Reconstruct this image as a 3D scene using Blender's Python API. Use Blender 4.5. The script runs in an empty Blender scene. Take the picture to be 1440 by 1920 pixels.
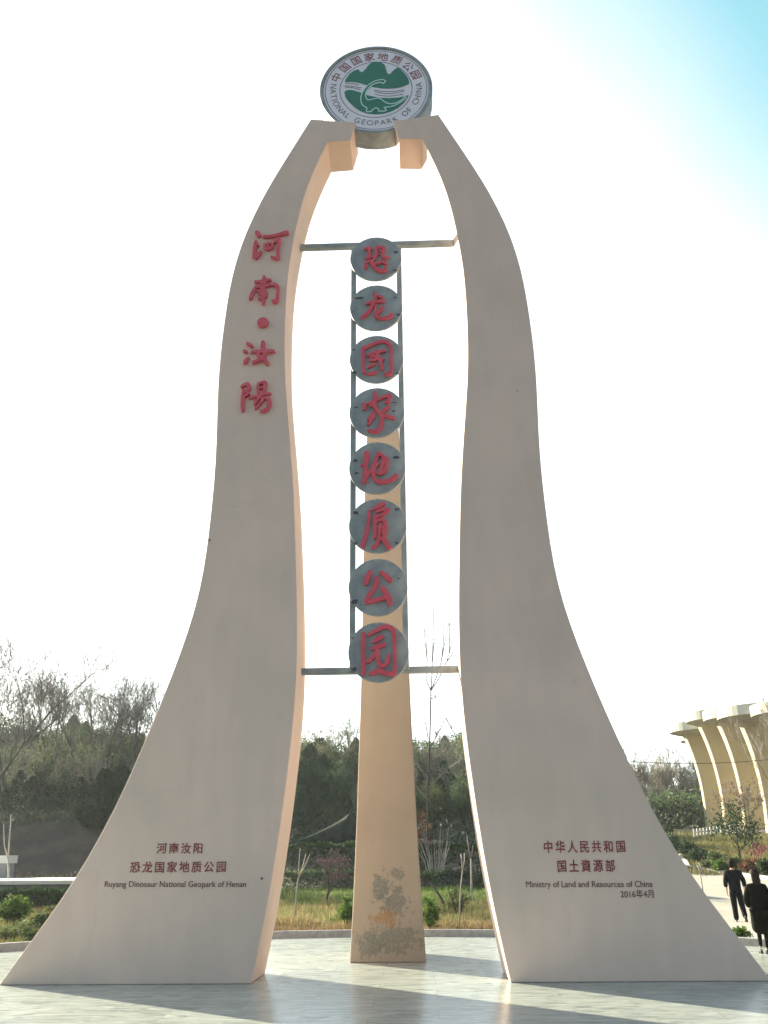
import bpy, bmesh, math, random
from mathutils import Vector, Matrix, Euler, noise
random.seed(7)
R = math.radians
SC = bpy.context.scene
COL = SC.collection

# ---------------------------------------------------------------- camera
F_PX, YAW, PITCH, ROLL = 1702.08, -0.034116, 0.364794, -0.009532
CAM = Vector((0.7014, -16.5743, 1.9))
fw = Vector((math.sin(YAW)*math.cos(PITCH), math.cos(YAW)*math.cos(PITCH), math.sin(PITCH)))
rt0 = Vector((math.cos(YAW), -math.sin(YAW), 0)); up0 = rt0.cross(fw)
rt = rt0*math.cos(ROLL) + up0*math.sin(ROLL); up = up0*math.cos(ROLL) - rt0*math.sin(ROLL)
cd = bpy.data.cameras.new('camera'); co = bpy.data.objects.new('camera', cd); COL.objects.link(co)
cd.sensor_fit = 'VERTICAL'; cd.sensor_height = 36; cd.sensor_width = 27
cd.lens = F_PX/1920*36; cd.clip_end = 4000; cd.clip_start = .1
M = Matrix((rt, up, -fw)).transposed().to_4x4(); M.translation = CAM
co.matrix_world = M; SC.camera = co

# ---------------------------------------------------------------- sky and sun
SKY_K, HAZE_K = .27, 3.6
SUN_EL, SUN_AZ = R(20.5), R(45)          # low sun behind the monument, to its left
SDIR = Vector((-math.sin(SUN_AZ)*math.cos(SUN_EL), math.cos(SUN_AZ)*math.cos(SUN_EL), math.sin(SUN_EL)))
W = bpy.data.worlds.new('World'); SC.world = W; W.use_nodes = True
wt = W.node_tree; bg = wt.nodes['Background']
sky = wt.nodes.new('ShaderNodeTexSky'); sky.sky_type = 'NISHITA'; sky.sun_disc = False
sky.sun_elevation = SUN_EL; sky.sun_rotation = -SUN_AZ; sky.air_density = 1.0; sky.dust_density = 1.0; sky.ozone_density = 1.0
# thin bright haze in the sky: strongest towards the sun and towards the horizon
def wn(t, **k):
    n = wt.nodes.new(t)
    for a, b in k.items(): setattr(n, a, b)
    return n
tcw = wn('ShaderNodeTexCoord'); dt = wn('ShaderNodeVectorMath', operation='DOT_PRODUCT'); dt.inputs[1].default_value = SDIR
wt.links.new(tcw.outputs['Generated'], dt.inputs[0])
sxz = wn('ShaderNodeSeparateXYZ'); wt.links.new(tcw.outputs['Generated'], sxz.inputs[0])
wnz = wn('ShaderNodeTexNoise'); wnz.inputs['Scale'].default_value = 2.2; wnz.inputs['Detail'].default_value = 3; wt.links.new(tcw.outputs['Generated'], wnz.inputs['Vector'])
m1 = wn('ShaderNodeMath', operation='MULTIPLY_ADD'); wt.links.new(sxz.outputs[2], m1.inputs[0]); m1.inputs[1].default_value = -.6; m1.inputs[2].default_value = .55
m2 = wn('ShaderNodeMath', operation='MULTIPLY_ADD'); wt.links.new(dt.outputs['Value'], m2.inputs[0]); m2.inputs[1].default_value = .8; wt.links.new(m1.outputs[0], m2.inputs[2])
m3 = wn('ShaderNodeMath', operation='MULTIPLY_ADD'); wt.links.new(wnz.outputs[0], m3.inputs[0]); m3.inputs[1].default_value = .1; wt.links.new(m2.outputs[0], m3.inputs[2])
hr = wn('ShaderNodeValToRGB'); he = hr.color_ramp.elements
he[0].position = .0; he[0].color = (.025, .026, .03, 1); he[1].position = 1; he[1].color = (1, 1, 1, 1)
for p_, c_ in ((.35, (.05, .052, .055)), (.55, (.18, .40, .41)), (.65, (.60, .62, .62))): k_ = he.new(p_); k_.color = (*c_, 1)
wt.links.new(m3.outputs[0], hr.inputs[0])
sm_ = wn('ShaderNodeMix', data_type='RGBA', blend_type='MULTIPLY'); sm_.inputs[0].default_value = 1; # unseen sky opposite the sun shaped for leg shading: dimmed low, boosted warm above
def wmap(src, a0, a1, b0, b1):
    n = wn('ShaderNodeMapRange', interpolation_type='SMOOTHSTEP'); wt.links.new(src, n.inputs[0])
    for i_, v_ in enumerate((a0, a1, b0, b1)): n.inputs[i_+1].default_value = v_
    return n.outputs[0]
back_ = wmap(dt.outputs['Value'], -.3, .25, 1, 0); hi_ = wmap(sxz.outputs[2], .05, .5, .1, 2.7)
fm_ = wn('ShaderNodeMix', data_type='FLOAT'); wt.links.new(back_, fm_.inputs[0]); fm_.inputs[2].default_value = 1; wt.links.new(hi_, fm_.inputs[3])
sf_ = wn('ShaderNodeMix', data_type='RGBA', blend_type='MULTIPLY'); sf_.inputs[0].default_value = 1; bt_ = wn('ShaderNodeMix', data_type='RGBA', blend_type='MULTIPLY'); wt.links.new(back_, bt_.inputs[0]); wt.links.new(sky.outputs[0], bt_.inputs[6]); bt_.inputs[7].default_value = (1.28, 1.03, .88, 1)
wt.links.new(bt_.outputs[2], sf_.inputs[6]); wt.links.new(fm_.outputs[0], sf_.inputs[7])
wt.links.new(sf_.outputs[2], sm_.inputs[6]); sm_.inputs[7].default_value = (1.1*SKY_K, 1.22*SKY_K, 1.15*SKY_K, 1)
ha = wn('ShaderNodeMix', data_type='RGBA', blend_type='MULTIPLY'); ha.inputs[0].default_value = 1; wt.links.new(hr.outputs[0], ha.inputs[6]); ha.inputs[7].default_value = (HAZE_K, HAZE_K, HAZE_K, 1)
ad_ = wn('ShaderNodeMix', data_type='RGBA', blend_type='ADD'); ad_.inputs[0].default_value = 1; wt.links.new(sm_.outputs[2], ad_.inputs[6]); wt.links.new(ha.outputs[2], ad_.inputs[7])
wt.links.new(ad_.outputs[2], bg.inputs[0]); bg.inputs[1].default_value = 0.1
sl = bpy.data.lights.new('sun', 'SUN'); sl.energy = 5.0; sl.angle = R(.6); sl.color = (1, .9, .67)
so = bpy.data.objects.new('sun', sl); COL.objects.link(so); so.rotation_euler = SDIR.to_track_quat('Z', 'Y').to_euler()
SC.view_settings.view_transform = 'Standard'; SC.view_settings.look = 'None'
SC.view_settings.exposure = 2.05; SC.view_settings.gamma = 1

# ---------------------------------------------------------------- helpers
def ray(px, py): return (fw*F_PX + rt*(px-720) + up*(960-py)).normalized()
def at(px, py, Y=0.0):
    d = ray(px, py); return CAM + d*((Y-CAM.y)/d.y)
def lerp_table(t, v):
    if v <= t[0][0]: return t[0][1]
    for (a, za), (b, zb) in zip(t, t[1:]):
        if v <= b: return za + (zb-za)*(v-a)/(b-a)
    return t[-1][1]
def sstep(a, b, v):
    v = min(1, max(0, (v-a)/(b-a))); return v*v*(3-2*v)
ZL = [(9, 0), (14, .25), (23.6, .5), (24.6, 1.0), (32.6, 1.14), (37.2, 4.0), (50, 5), (75, 10), (110, 14), (220, 15), (600, 15)]
ZC = [(9, 0), (18, .22), (28, .55), (34, 1.6), (40, 3.), (50, 4.5), (75, 7.5), (110, 11), (220, 12), (600, 12)]
ZR = [(14, 0), (33, 1), (38, 1.7), (58, 3.9), (80, 4.2), (220, 6), (600, 6)]
def ground_z(x, y):
    if y < 6: return 0.0
    a = (x-.7)/(y+16.6)
    l, c, r = lerp_table(ZL, y), lerp_table(ZC, y), lerp_table(ZR, y)
    z = l + (c-l)*sstep(-.28, -.16, a)
    z = z + (r-z)*sstep(.13, .24, a)
    if y > 34: z += .35*noise.noise(Vector((x*.09, y*.09, 3)))*min(1, (y-34)/10)
    return z
def hit(px, py, far=400):
    d = ray(px, py); t = 8.0
    while t < far:
        p = CAM + d*t
        if p.z <= ground_z(p.x, p.y): return Vector((p.x, p.y, ground_z(p.x, p.y)))
        t += .05
    return CAM + d*far

def new_mesh(name, verts, faces, mats, parent=None, smooth=False, mi=None):
    me = bpy.data.meshes.new(name); me.from_pydata([tuple(v) for v in verts], [], faces)
    for m in (mats if isinstance(mats, (list, tuple)) else [mats]): me.materials.append(m)
    if mi: me.polygons.foreach_set('material_index', mi)
    if smooth: me.polygons.foreach_set('use_smooth', [True]*len(me.polygons))
    me.update()
    o = bpy.data.objects.new(name, me); COL.objects.link(o)
    if parent: o.parent = parent
    return o
def tag(o, label, cat, group=None):
    o['label'] = label; o['category'] = cat
    if group: o['group'] = group
    return o
def thing(name, label, cat, loc=(0, 0, 0), group=None):
    o = bpy.data.objects.new(name, None); COL.objects.link(o); o.location = loc; o.empty_display_size = .2
    return tag(o, label, cat, group)
def kind(o, k): o['kind'] = k; return o
def dup(root, loc, rotz=0, scale=1, label=None, group=None):
    r = root.copy(); COL.objects.link(r); r.location = loc; r.rotation_euler = (0, 0, rotz); r.scale = scale if hasattr(scale, '__len__') else (scale,)*3
    if label: r['label'] = label
    if group: r['group'] = group
    for ch in list(root.children):
        c = ch.copy(); COL.objects.link(c); c.parent = r
        for g in list(ch.children):
            d = g.copy(); COL.objects.link(d); d.parent = c
    return r

class Geo:
    def __init__(s): s.v = []; s.f = []; s.m = []
    def add(s, v, f, m=0):
        b = len(s.v); s.v += v; s.f += [tuple(i+b for i in q) for q in f]; s.m += [m]*len(f)
    def box(s, lo, hi, m=0):
        x0, y0, z0 = lo; x1, y1, z1 = hi
        s.add([(x0, y0, z0), (x1, y0, z0), (x1, y1, z0), (x0, y1, z0), (x0, y0, z1), (x1, y0, z1), (x1, y1, z1), (x0, y1, z1)],
              [(0, 3, 2, 1), (4, 5, 6, 7), (0, 1, 5, 4), (1, 2, 6, 5), (2, 3, 7, 6), (3, 0, 4, 7)], m)
    def tube(s, pts, rad, n=6, m=0, cap=True):
        pts = [Vector(p) for p in pts]; k = len(pts)
        if not hasattr(rad, '__len__'): rad = [rad]*k
        v = []; ref = None
        for i, p in enumerate(pts):
            d = (pts[min(i+1, k-1)]-pts[max(i-1, 0)]).normalized()
            if ref is None or abs(ref.dot(d)) > .95: ref = Vector((1, 0, 0)) if abs(d.x) < .8 else Vector((0, 1, 0))
            a = (ref - d*ref.dot(d)).normalized(); b = d.cross(a); ref = a
            for j in range(n):
                t = 2*math.pi*j/n; v.append(tuple(p + (a*math.cos(t)+b*math.sin(t))*rad[i]))
        f = [(i*n+j, i*n+(j+1) % n, (i+1)*n+(j+1) % n, (i+1)*n+j) for i in range(k-1) for j in range(n)]
        if cap: f += [tuple(range(n))[::-1], tuple((k-1)*n+j for j in range(n))]
        s.add(v, f, m)
    def build(s, name, mats, parent=None, smooth=False):
        return new_mesh(name, s.v, s.f, mats, parent, smooth, s.m if isinstance(mats, (list, tuple)) else None)

# ---------------------------------------------------------------- materials
def mat(name, c1, c2=None, rough=.8, scale=3, detail=6, bump=0, bscale=40, metal=0, stretch=None, rand=0, spec=.5, lo=.35, hi=.65, trans=0):
    m = bpy.data.materials.new(name); m.use_nodes = True; nt = m.node_tree; N = nt.nodes; L = nt.links
    b = N['Principled BSDF']; b.inputs['Roughness'].default_value = rough; b.inputs['Metallic'].default_value = metal
    b.inputs['Specular IOR Level'].default_value = spec
    if c2 is None: c2 = tuple(x*.85 for x in c1)
    tc = N.new('ShaderNodeTexCoord'); mp = N.new('ShaderNodeMapping'); L.new(tc.outputs['Object'], mp.inputs[0])
    if stretch: mp.inputs['Scale'].default_value = stretch
    nz = N.new('ShaderNodeTexNoise'); nz.inputs['Scale'].default_value = scale; nz.inputs['Detail'].default_value = detail
    L.new(mp.outputs[0], nz.inputs['Vector'])
    cr = N.new('ShaderNodeValToRGB'); cr.color_ramp.elements[0].position = lo; cr.color_ramp.elements[1].position = hi
    cr.color_ramp.elements[0].color = (*c1, 1); cr.color_ramp.elements[1].color = (*c2, 1)
    L.new(nz.outputs[0], cr.inputs[0]); out = cr.outputs[0]
    if rand:
        oi = N.new('ShaderNodeObjectInfo'); hs = N.new('ShaderNodeHueSaturation'); mr = N.new('ShaderNodeMapRange')
        mr.inputs['To Min'].default_value = 1-rand; mr.inputs['To Max'].default_value = 1+rand
        L.new(oi.outputs['Random'], mr.inputs['Value']); L.new(mr.outputs[0], hs.inputs['Value']); L.new(out, hs.inputs['Color']); out = hs.outputs[0]
    L.new(out, b.inputs['Base Color'])
    if bump:
        n2 = N.new('ShaderNodeTexNoise'); n2.inputs['Scale'].default_value = bscale; n2.inputs['Detail'].default_value = 5
        L.new(tc.outputs['Object'], n2.inputs['Vector'])
        bp = N.new('ShaderNodeBump'); bp.inputs['Strength'].default_value = bump; bp.inputs['Distance'].default_value = .02
        L.new(n2.outputs[0], bp.inputs['Height']); L.new(bp.outputs[0], b.inputs['Normal'])
    if trans:
        tr = N.new('ShaderNodeBsdfTranslucent'); mx = N.new('ShaderNodeMixShader'); mx.inputs[0].default_value = trans
        L.new(out, tr.inputs[0]); L.new(b.outputs[0], mx.inputs[1]); L.new(tr.outputs[0], mx.inputs[2]); L.new(mx.outputs[0], N['Material Output'].inputs[0])
    return m
def plaster_mat(name, c1, c2, stains=False):
    m = mat(name, c1, c2, rough=.85, scale=.55, detail=9, bump=.25, bscale=25, spec=.25, lo=.3, hi=.7)
    nt = m.node_tree; N = nt.nodes; L = nt.links; b = N['Principled BSDF']
    tc = N['Texture Coordinate']; src = b.inputs['Base Color'].links[0].from_socket
    # faint vertical weather streaks and trowel marks
    mp = N.new('ShaderNodeMapping'); mp.inputs['Scale'].default_value = (2.5, 2.5, .5); L.new(tc.outputs['Object'], mp.inputs[0])
    nz = N.new('ShaderNodeTexNoise'); nz.inputs['Scale'].default_value = 1.6; nz.inputs['Detail'].default_value = 7; L.new(mp.outputs[0], nz.inputs['Vector'])
    cr = N.new('ShaderNodeValToRGB'); cr.color_ramp.elements[0].position = .35; cr.color_ramp.elements[1].position = .7
    cr.color_ramp.elements[0].color = (.96, .96, .96, 1); cr.color_ramp.elements[1].color = (1.01, 1.0, 1, 1)
    L.new(nz.outputs[0], cr.inputs[0])
    mx = N.new('ShaderNodeMix'); mx.data_type = 'RGBA'; mx.blend_type = 'MULTIPLY'; mx.inputs[0].default_value = 1
    L.new(src, mx.inputs[6]); L.new(cr.outputs[0], mx.inputs[7]); out = mx.outputs[2]
    # hairline cracks in the render, here and there
    wv = N.new('ShaderNodeTexNoise'); wv.inputs['Scale'].default_value = 1.3; wv.inputs['Detail'].default_value = 6; L.new(tc.outputs['Object'], wv.inputs['Vector'])
    wa = N.new('ShaderNodeVectorMath'); wa.operation = 'MULTIPLY_ADD'; L.new(wv.outputs['Color'], wa.inputs[0]); wa.inputs[1].default_value = (.9, .9, .9); L.new(tc.outputs['Object'], wa.inputs[2])
    vo = N.new('ShaderNodeTexVoronoi'); vo.feature = 'DISTANCE_TO_EDGE'; vo.inputs['Scale'].default_value = .45; L.new(wa.outputs[0], vo.inputs['Vector'])
    vr = N.new('ShaderNodeValToRGB'); vr.color_ramp.elements[0].position = .0; vr.color_ramp.elements[1].position = .006; vr.color_ramp.elements[0].color = (1, 1, 1, 1); vr.color_ramp.elements[1].color = (0, 0, 0, 1); L.new(vo.outputs['Distance'], vr.inputs[0])
    vm = N.new('ShaderNodeTexNoise'); vm.inputs['Scale'].default_value = .5; L.new(tc.outputs['Object'], vm.inputs['Vector'])
    vq = N.new('ShaderNodeMapRange'); vq.inputs[1].default_value = .5; vq.inputs[2].default_value = .6; vq.inputs[4].default_value = .13; L.new(vm.outputs[0], vq.inputs[0])
    vx = N.new('ShaderNodeMath'); vx.operation = 'MULTIPLY'; L.new(vr.outputs[0], vx.inputs[0]); L.new(vq.outputs[0], vx.inputs[1])
    vc = N.new('ShaderNodeMix'); vc.data_type = 'RGBA'; L.new(vx.outputs[0], vc.inputs[0]); L.new(out, vc.inputs[6]); vc.inputs[7].default_value = (.3, .24, .2, 1); out = vc.outputs[2]
    if stains:   # bare grey and ochre patches where the render coat has come off near the foot
        sx = N.new('ShaderNodeSeparateXYZ'); L.new(tc.outputs['Object'], sx.inputs[0])
        def patch(prev, cx, cz, rx, rz, col, sc_, th):
            a = N.new('ShaderNodeMath'); a.operation = 'SUBTRACT'; L.new(sx.outputs[0], a.inputs[0]); a.inputs[1].default_value = cx
            a2 = N.new('ShaderNodeMath'); a2.operation = 'DIVIDE'; L.new(a.outputs[0], a2.inputs[0]); a2.inputs[1].default_value = rx
            c = N.new('ShaderNodeMath'); c.operation = 'SUBTRACT'; L.new(sx.outputs[2], c.inputs[0]); c.inputs[1].default_value = cz
            c2_ = N.new('ShaderNodeMath'); c2_.operation = 'DIVIDE'; L.new(c.outputs[0], c2_.inputs[0]); c2_.inputs[1].default_value = rz
            cb = N.new('ShaderNodeCombineXYZ'); L.new(a2.outputs[0], cb.inputs[0]); L.new(c2_.outputs[0], cb.inputs[1])
            ln = N.new('ShaderNodeVectorMath'); ln.operation = 'LENGTH'; L.new(cb.outputs[0], ln.inputs[0])
            nn = N.new('ShaderNodeTexNoise'); nn.inputs['Scale'].default_value = sc_; nn.inputs['Detail'].default_value = 8; nn.inputs['Roughness'].default_value = .65
            L.new(tc.outputs['Object'], nn.inputs['Vector'])
            ad = N.new('ShaderNodeMath'); ad.operation = 'MULTIPLY_ADD'; L.new(nn.outputs[0], ad.inputs[0]); ad.inputs[1].default_value = 4.2; 
            L.new(ln.outputs['Value'], ad.inputs[2])
            ra = N.new('ShaderNodeValToRGB'); ra.color_ramp.elements[0].position = th; ra.color_ramp.elements[1].position = th+.06
            ra.color_ramp.elements[0].color = (1, 1, 1, 1); ra.color_ramp.elements[1].color = (0, 0, 0, 1)
            dv = N.new('ShaderNodeMath'); dv.operation = 'DIVIDE'; L.new(ad.outputs[0], dv.inputs[0]); dv.inputs[1].default_value = 5
            L.new(dv.outputs[0], ra.inputs[0])
            ml = N.new('ShaderNodeMath'); ml.operation = 'MULTIPLY'; L.new(ra.outputs[0], ml.inputs[0]); ml.inputs[1].default_value = .75
            n3 = N.new('ShaderNodeTexNoise'); n3.inputs['Scale'].default_value = 22; n3.inputs['Detail'].default_value = 6; L.new(tc.outputs['Object'], n3.inputs['Vector'])
            r3 = N.new('ShaderNodeValToRGB'); r3.color_ramp.elements[0].position = .34; r3.color_ramp.elements[1].position = .5; r3.color_ramp.elements[0].color = (.3, .3, .3, 1); L.new(n3.outputs[0], r3.inputs[0])
            m4 = N.new('ShaderNodeMath'); m4.operation = 'MULTIPLY'; L.new(ml.outputs[0], m4.inputs[0]); L.new(r3.outputs[0], m4.inputs[1])
            mm = N.new('ShaderNodeMix'); mm.data_type = 'RGBA'; L.new(m4.outputs[0], mm.inputs[0]); L.new(prev, mm.inputs[6]); mm.inputs[7].default_value = (*col, 1)
            return mm.outputs[2]
        out = patch(out, -.12, 1.35, .22, .3, (.13, .145, .14), 7, .56)
        out = patch(out, .14, 1.08, .3, .3, (.14, .15, .15), 7, .57)
        out = patch(out, .1, .42, .66, .26, (.16, .17, .15), 8, .56)
        out = patch(out, .0, .8, .35, .18, (.30, .17, .075), 7, .54)
        out = patch(out, .2, 1.62, .16, .12, (.16, .17, .155), 6, .56)
        out = patch(out, -.35, .3, .3, .24, (.16, .17, .16), 9, .55)
    L.new(out, b.inputs['Base Color'])
    return m
MP = plaster_mat('leg_plaster', (.68, .53, .44), (.80, .60, .50))
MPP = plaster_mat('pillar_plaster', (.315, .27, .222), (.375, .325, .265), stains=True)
MST = mat('grey_steel', (.21, .24, .25), (.33, .36, .365), rough=.5, scale=3.5, detail=9, bump=.08)
MDK = mat('dark_residue', (.05, .055, .07), (.08, .085, .1), rough=.8, scale=30)
MRED = mat('red_lettering', (.62, .06, .10), (.70, .085, .12), rough=.6, scale=5)
MRED2 = mat('dark_red_lettering', (.22, .03, .04), (.27, .045, .05), rough=.6, scale=8)
MENG = mat('brown_lettering', (.11, .045, .045), (.14, .06, .06), rough=.6, scale=8)
MWH = mat('emblem_white', (.80, .76, .82), (.84, .80, .85), rough=.5, scale=2)
MGR = mat('emblem_green', (.012, .17, .11), (.015, .19, .125), rough=.5, scale=2)
MPALE = mat('emblem_pale', (.55, .78, .75), (.6, .82, .79), rough=.5)
MLINE = mat('emblem_line', (.13, .12, .19), (.16, .14, .22), rough=.6)
MLET = mat('emblem_lettering', (.12, .09, .10), (.16, .11, .12), rough=.6)

# ---------------------------------------------------------------- stroke lettering: strokes -> outlined solid
def smooth_stroke(pts, sub=5):
    if len(pts) < 3: return pts
    out = []
    for i in range(len(pts)-1):
        p0, p1, p2, p3 = pts[max(i-1, 0)], pts[i], pts[i+1], pts[min(i+2, len(pts)-1)]
        for k in range(sub):
            t = k/sub
            out.append(tuple(.5*((2*b)+(-a+c)*t+(2*a-5*b+4*c-d)*t*t+(-a+3*b-3*c+d)*t**3) for a, b, c, d in zip(p0, p1, p2, p3)))
    out.append(pts[-1]); return out
def stroke_solid(strokes, cell):
    """strokes: lists of (u, v, r).  Returns 2D verts / faces of their union (marching squares)."""
    import numpy as np
    segs = []
    for s in strokes:
        s = smooth_stroke(s)
        segs += list(zip(s, s[1:])) if len(s) > 1 else [(s[0], s[0])]
    P = np.array([p for s in strokes for p in s]); pad = P[:, 2].max()+3*cell
    u0, u1, v0, v1 = P[:, 0].min()-pad, P[:, 0].max()+pad, P[:, 1].min()-pad, P[:, 1].max()+pad
    nu, nv = int((u1-u0)/cell)+2, int((v1-v0)/cell)+2
    U, V = np.meshgrid(u0+np.arange(nu)*cell, v0+np.arange(nv)*cell, indexing='ij')
    D = np.full(U.shape, 1e9)
    for (a, b, ra), (c, d, rb) in segs:
        du, dv = c-a, d-b; q = du*du+dv*dv
        t = np.clip(((U-a)*du+(V-b)*dv)/q, 0, 1) if q > 1e-12 else 0*U
        D = np.minimum(D, np.hypot(U-a-t*du, V-b-t*dv)-(ra+t*(rb-ra)))
    D = np.where(np.abs(D) < 1e-7, 1e-7, D)
    verts = []; ids = {}; faces = []
    def vid(key, p):
        if key not in ids: ids[key] = len(verts); verts.append(p)
        return ids[key]
    ins = D < 0
    any_in = ins[:-1, :-1] | ins[1:, :-1] | ins[:-1, 1:] | ins[1:, 1:]
    for i, j in zip(*np.nonzero(any_in)):
        cs = [(i, j), (i+1, j), (i+1, j+1), (i, j+1)]; f = []
        for k in range(4):
            a, b = cs[k], cs[(k+1) % 4]; da, db = D[a], D[b]
            if da < 0: f.append(vid(('c',)+a, (U[a], V[a])))
            if (da < 0) != (db < 0):
                t = da/(da-db); lo = min(a, b); hi = max(a, b)
                f.append(vid(('e',)+lo+hi, (U[a]+t*(U[b]-U[a]), V[a]+t*(V[b]-V[a]))))
        if len(f) > 2: faces.append(tuple(f))
    return verts, faces
def solid(verts, faces, depth):
    """2D (x, z) shape -> 3D solid standing on the plane y=0 and coming towards -y by depth."""
    n = len(verts); v = [(a, -depth, b) for a, b in verts]+[(a, 0, b) for a, b in verts]
    cnt = {}
    for f in faces:
        for a, b in zip(f, f[1:]+f[:1]):
            if (b, a) in cnt: del cnt[(b, a)]
            else: cnt[(a, b)] = 1
    fs = [tuple(f) for f in faces]+[(b, a, a+n, b+n) for a, b in cnt]
    return v, fs
def parse(s, off, sc_, Y, wk=1.0):
    out = []
    for st in s.split(';'):
        pts = []
        for tok in st.split():
            x, y, r = (float(q) for q in tok.split(','))
            p = at(off[0]+x/sc_, off[1]+y/sc_, Y); depth = (p-CAM).dot(fw)
            pts.append((p.x, p.z, r/sc_*wk*depth/F_PX))
        if len(pts) == 1: pts.append((pts[0][0]+.001, pts[0][1], pts[0][2]))
        out.append(pts)
    return out
def glyph(name, s, off, sc_, Y, m, parent, depth=.06, cell=.014, wk=1.0):
    v, f = stroke_solid(parse(s, off, sc_, Y, wk), cell)
    cx = sum(a for a, b in v)/len(v); cz = sum(b for a, b in v)/len(v)
    v, f = solid([(a-cx, b-cz) for a, b in v], f, depth)
    o = new_mesh(name, v, f, m, parent); o.location = (cx, Y, cz)
    return o
def poly_solid(name, pts, Y, m, parent, depth):
    n = len(pts); area = sum(a[0]*b[1]-b[0]*a[1] for a, b in zip(pts, pts[1:]+pts[:1]))
    if area < 0: pts = pts[::-1]
    v, f = solid(pts, [tuple(range(n))], depth)
    o = new_mesh(name, v, f, m, parent); o.location = (0, Y, 0); return o
def text_mesh(body, spacing=1.0, offset=0.0, res=4):
    cu = bpy.data.curves.new('writing', 'FONT'); cu.body = body; cu.size = 1; cu.space_character = spacing; cu.offset = offset; cu.resolution_u = res
    o = bpy.data.objects.new('writing', cu); COL.objects.link(o)
    dg = bpy.context.evaluated_depsgraph_get(); dg.update(); me = o.evaluated_get(dg).to_mesh()
    v = [(a.co.x, a.co.y) for a in me.vertices]; f = [tuple(p.vertices) for p in me.polygons]
    bpy.data.objects.remove(o); bpy.data.curves.remove(cu)
    ff = []
    for q in f:                       # face them all the same way
        ar = sum(v[a][0]*v[b][1]-v[b][0]*v[a][1] for a, b in zip(q, q[1:]+q[:1]))
        ff.append(q if ar > 0 else q[::-1])
    return v, ff
def inscription(body, pl, pr, pt, m, parent, spacing=1.0, offset=0.0, shear=0.0, Y=0.0):
    """writing fitted to the pixel box: pl/pr = left and right ends of the foot line, pt = height in pixels"""
    v, f = text_mesh(body, spacing, offset)
    x0, x1 = min(a for a, b in v), max(a for a, b in v)
    caps = [b for a, b in v]; y0 = 0.0 if any(ord(c) < 128 for c in body) else min(caps)
    hgt = .70 if y0 == 0.0 else max(caps)-y0
    A, B = at(*pl, Y), at(*pr, Y); T = at(pl[0], pl[1]-pt, Y)
    sx = (B.x-A.x)/(x1-x0); sz = (T.z-A.z)/hgt
    vv = [((a-x0)*sx, (b-y0)*sz+(B.z-A.z)*((a-x0)/(x1-x0))+shear*(a % 1.0)*sz) for a, b in v]
    v3, f3 = solid(vv, f, .008)
    o = new_mesh('inscription', v3, f3, m, parent); o.location = (A.x, Y, A.z); return o

# ================================================================= SETTING
def ground_mesh():
    def steps(a):
        out = [a[0][0]]
        for (p, s), (q, _) in zip(a, a[1:]):
            while out[-1]+s < q-1e-6: out.append(out[-1]+s)
            out.append(q)
        return out
    xs = steps([(-1600, 250), (-200, 20), (-80, 4), (-40, 1.5), (60, 4), (140, 20), (240, 250), (1600, 1)])
    ys = steps([(-300, 60), (-60, 15), (0, 1.2), (45, 2.5), (130, 8), (250, 60), (700, 400), (2600, 1)])
    cx, cy, rad = PC
    v = []
    for y in ys:
        for x in xs:
            z = ground_z(x, y)
            inside = (math.hypot(x-cx, y-cy) < rad+1.3) or (y < cy+2 and abs(x-cx) < rad+1.3)
            v.append((x, y, z-.12 if inside else z-.02))
    n = len(xs)
    f = [(j*n+i, j*n+i+1, (j+1)*n+i+1, (j+1)*n+i) for j in range(len(ys)-1) for i in range(n-1)]
    return kind(new_mesh('ground', v, f, MSOIL, smooth=True), 'structure')
PC = (-.35, -2.75, 12.25)
MSOIL = mat('soil', (.045, .032, .028), (.085, .062, .048), rough=.95, scale=.8, detail=9, bump=.35, bscale=4)
ground_mesh()

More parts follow.
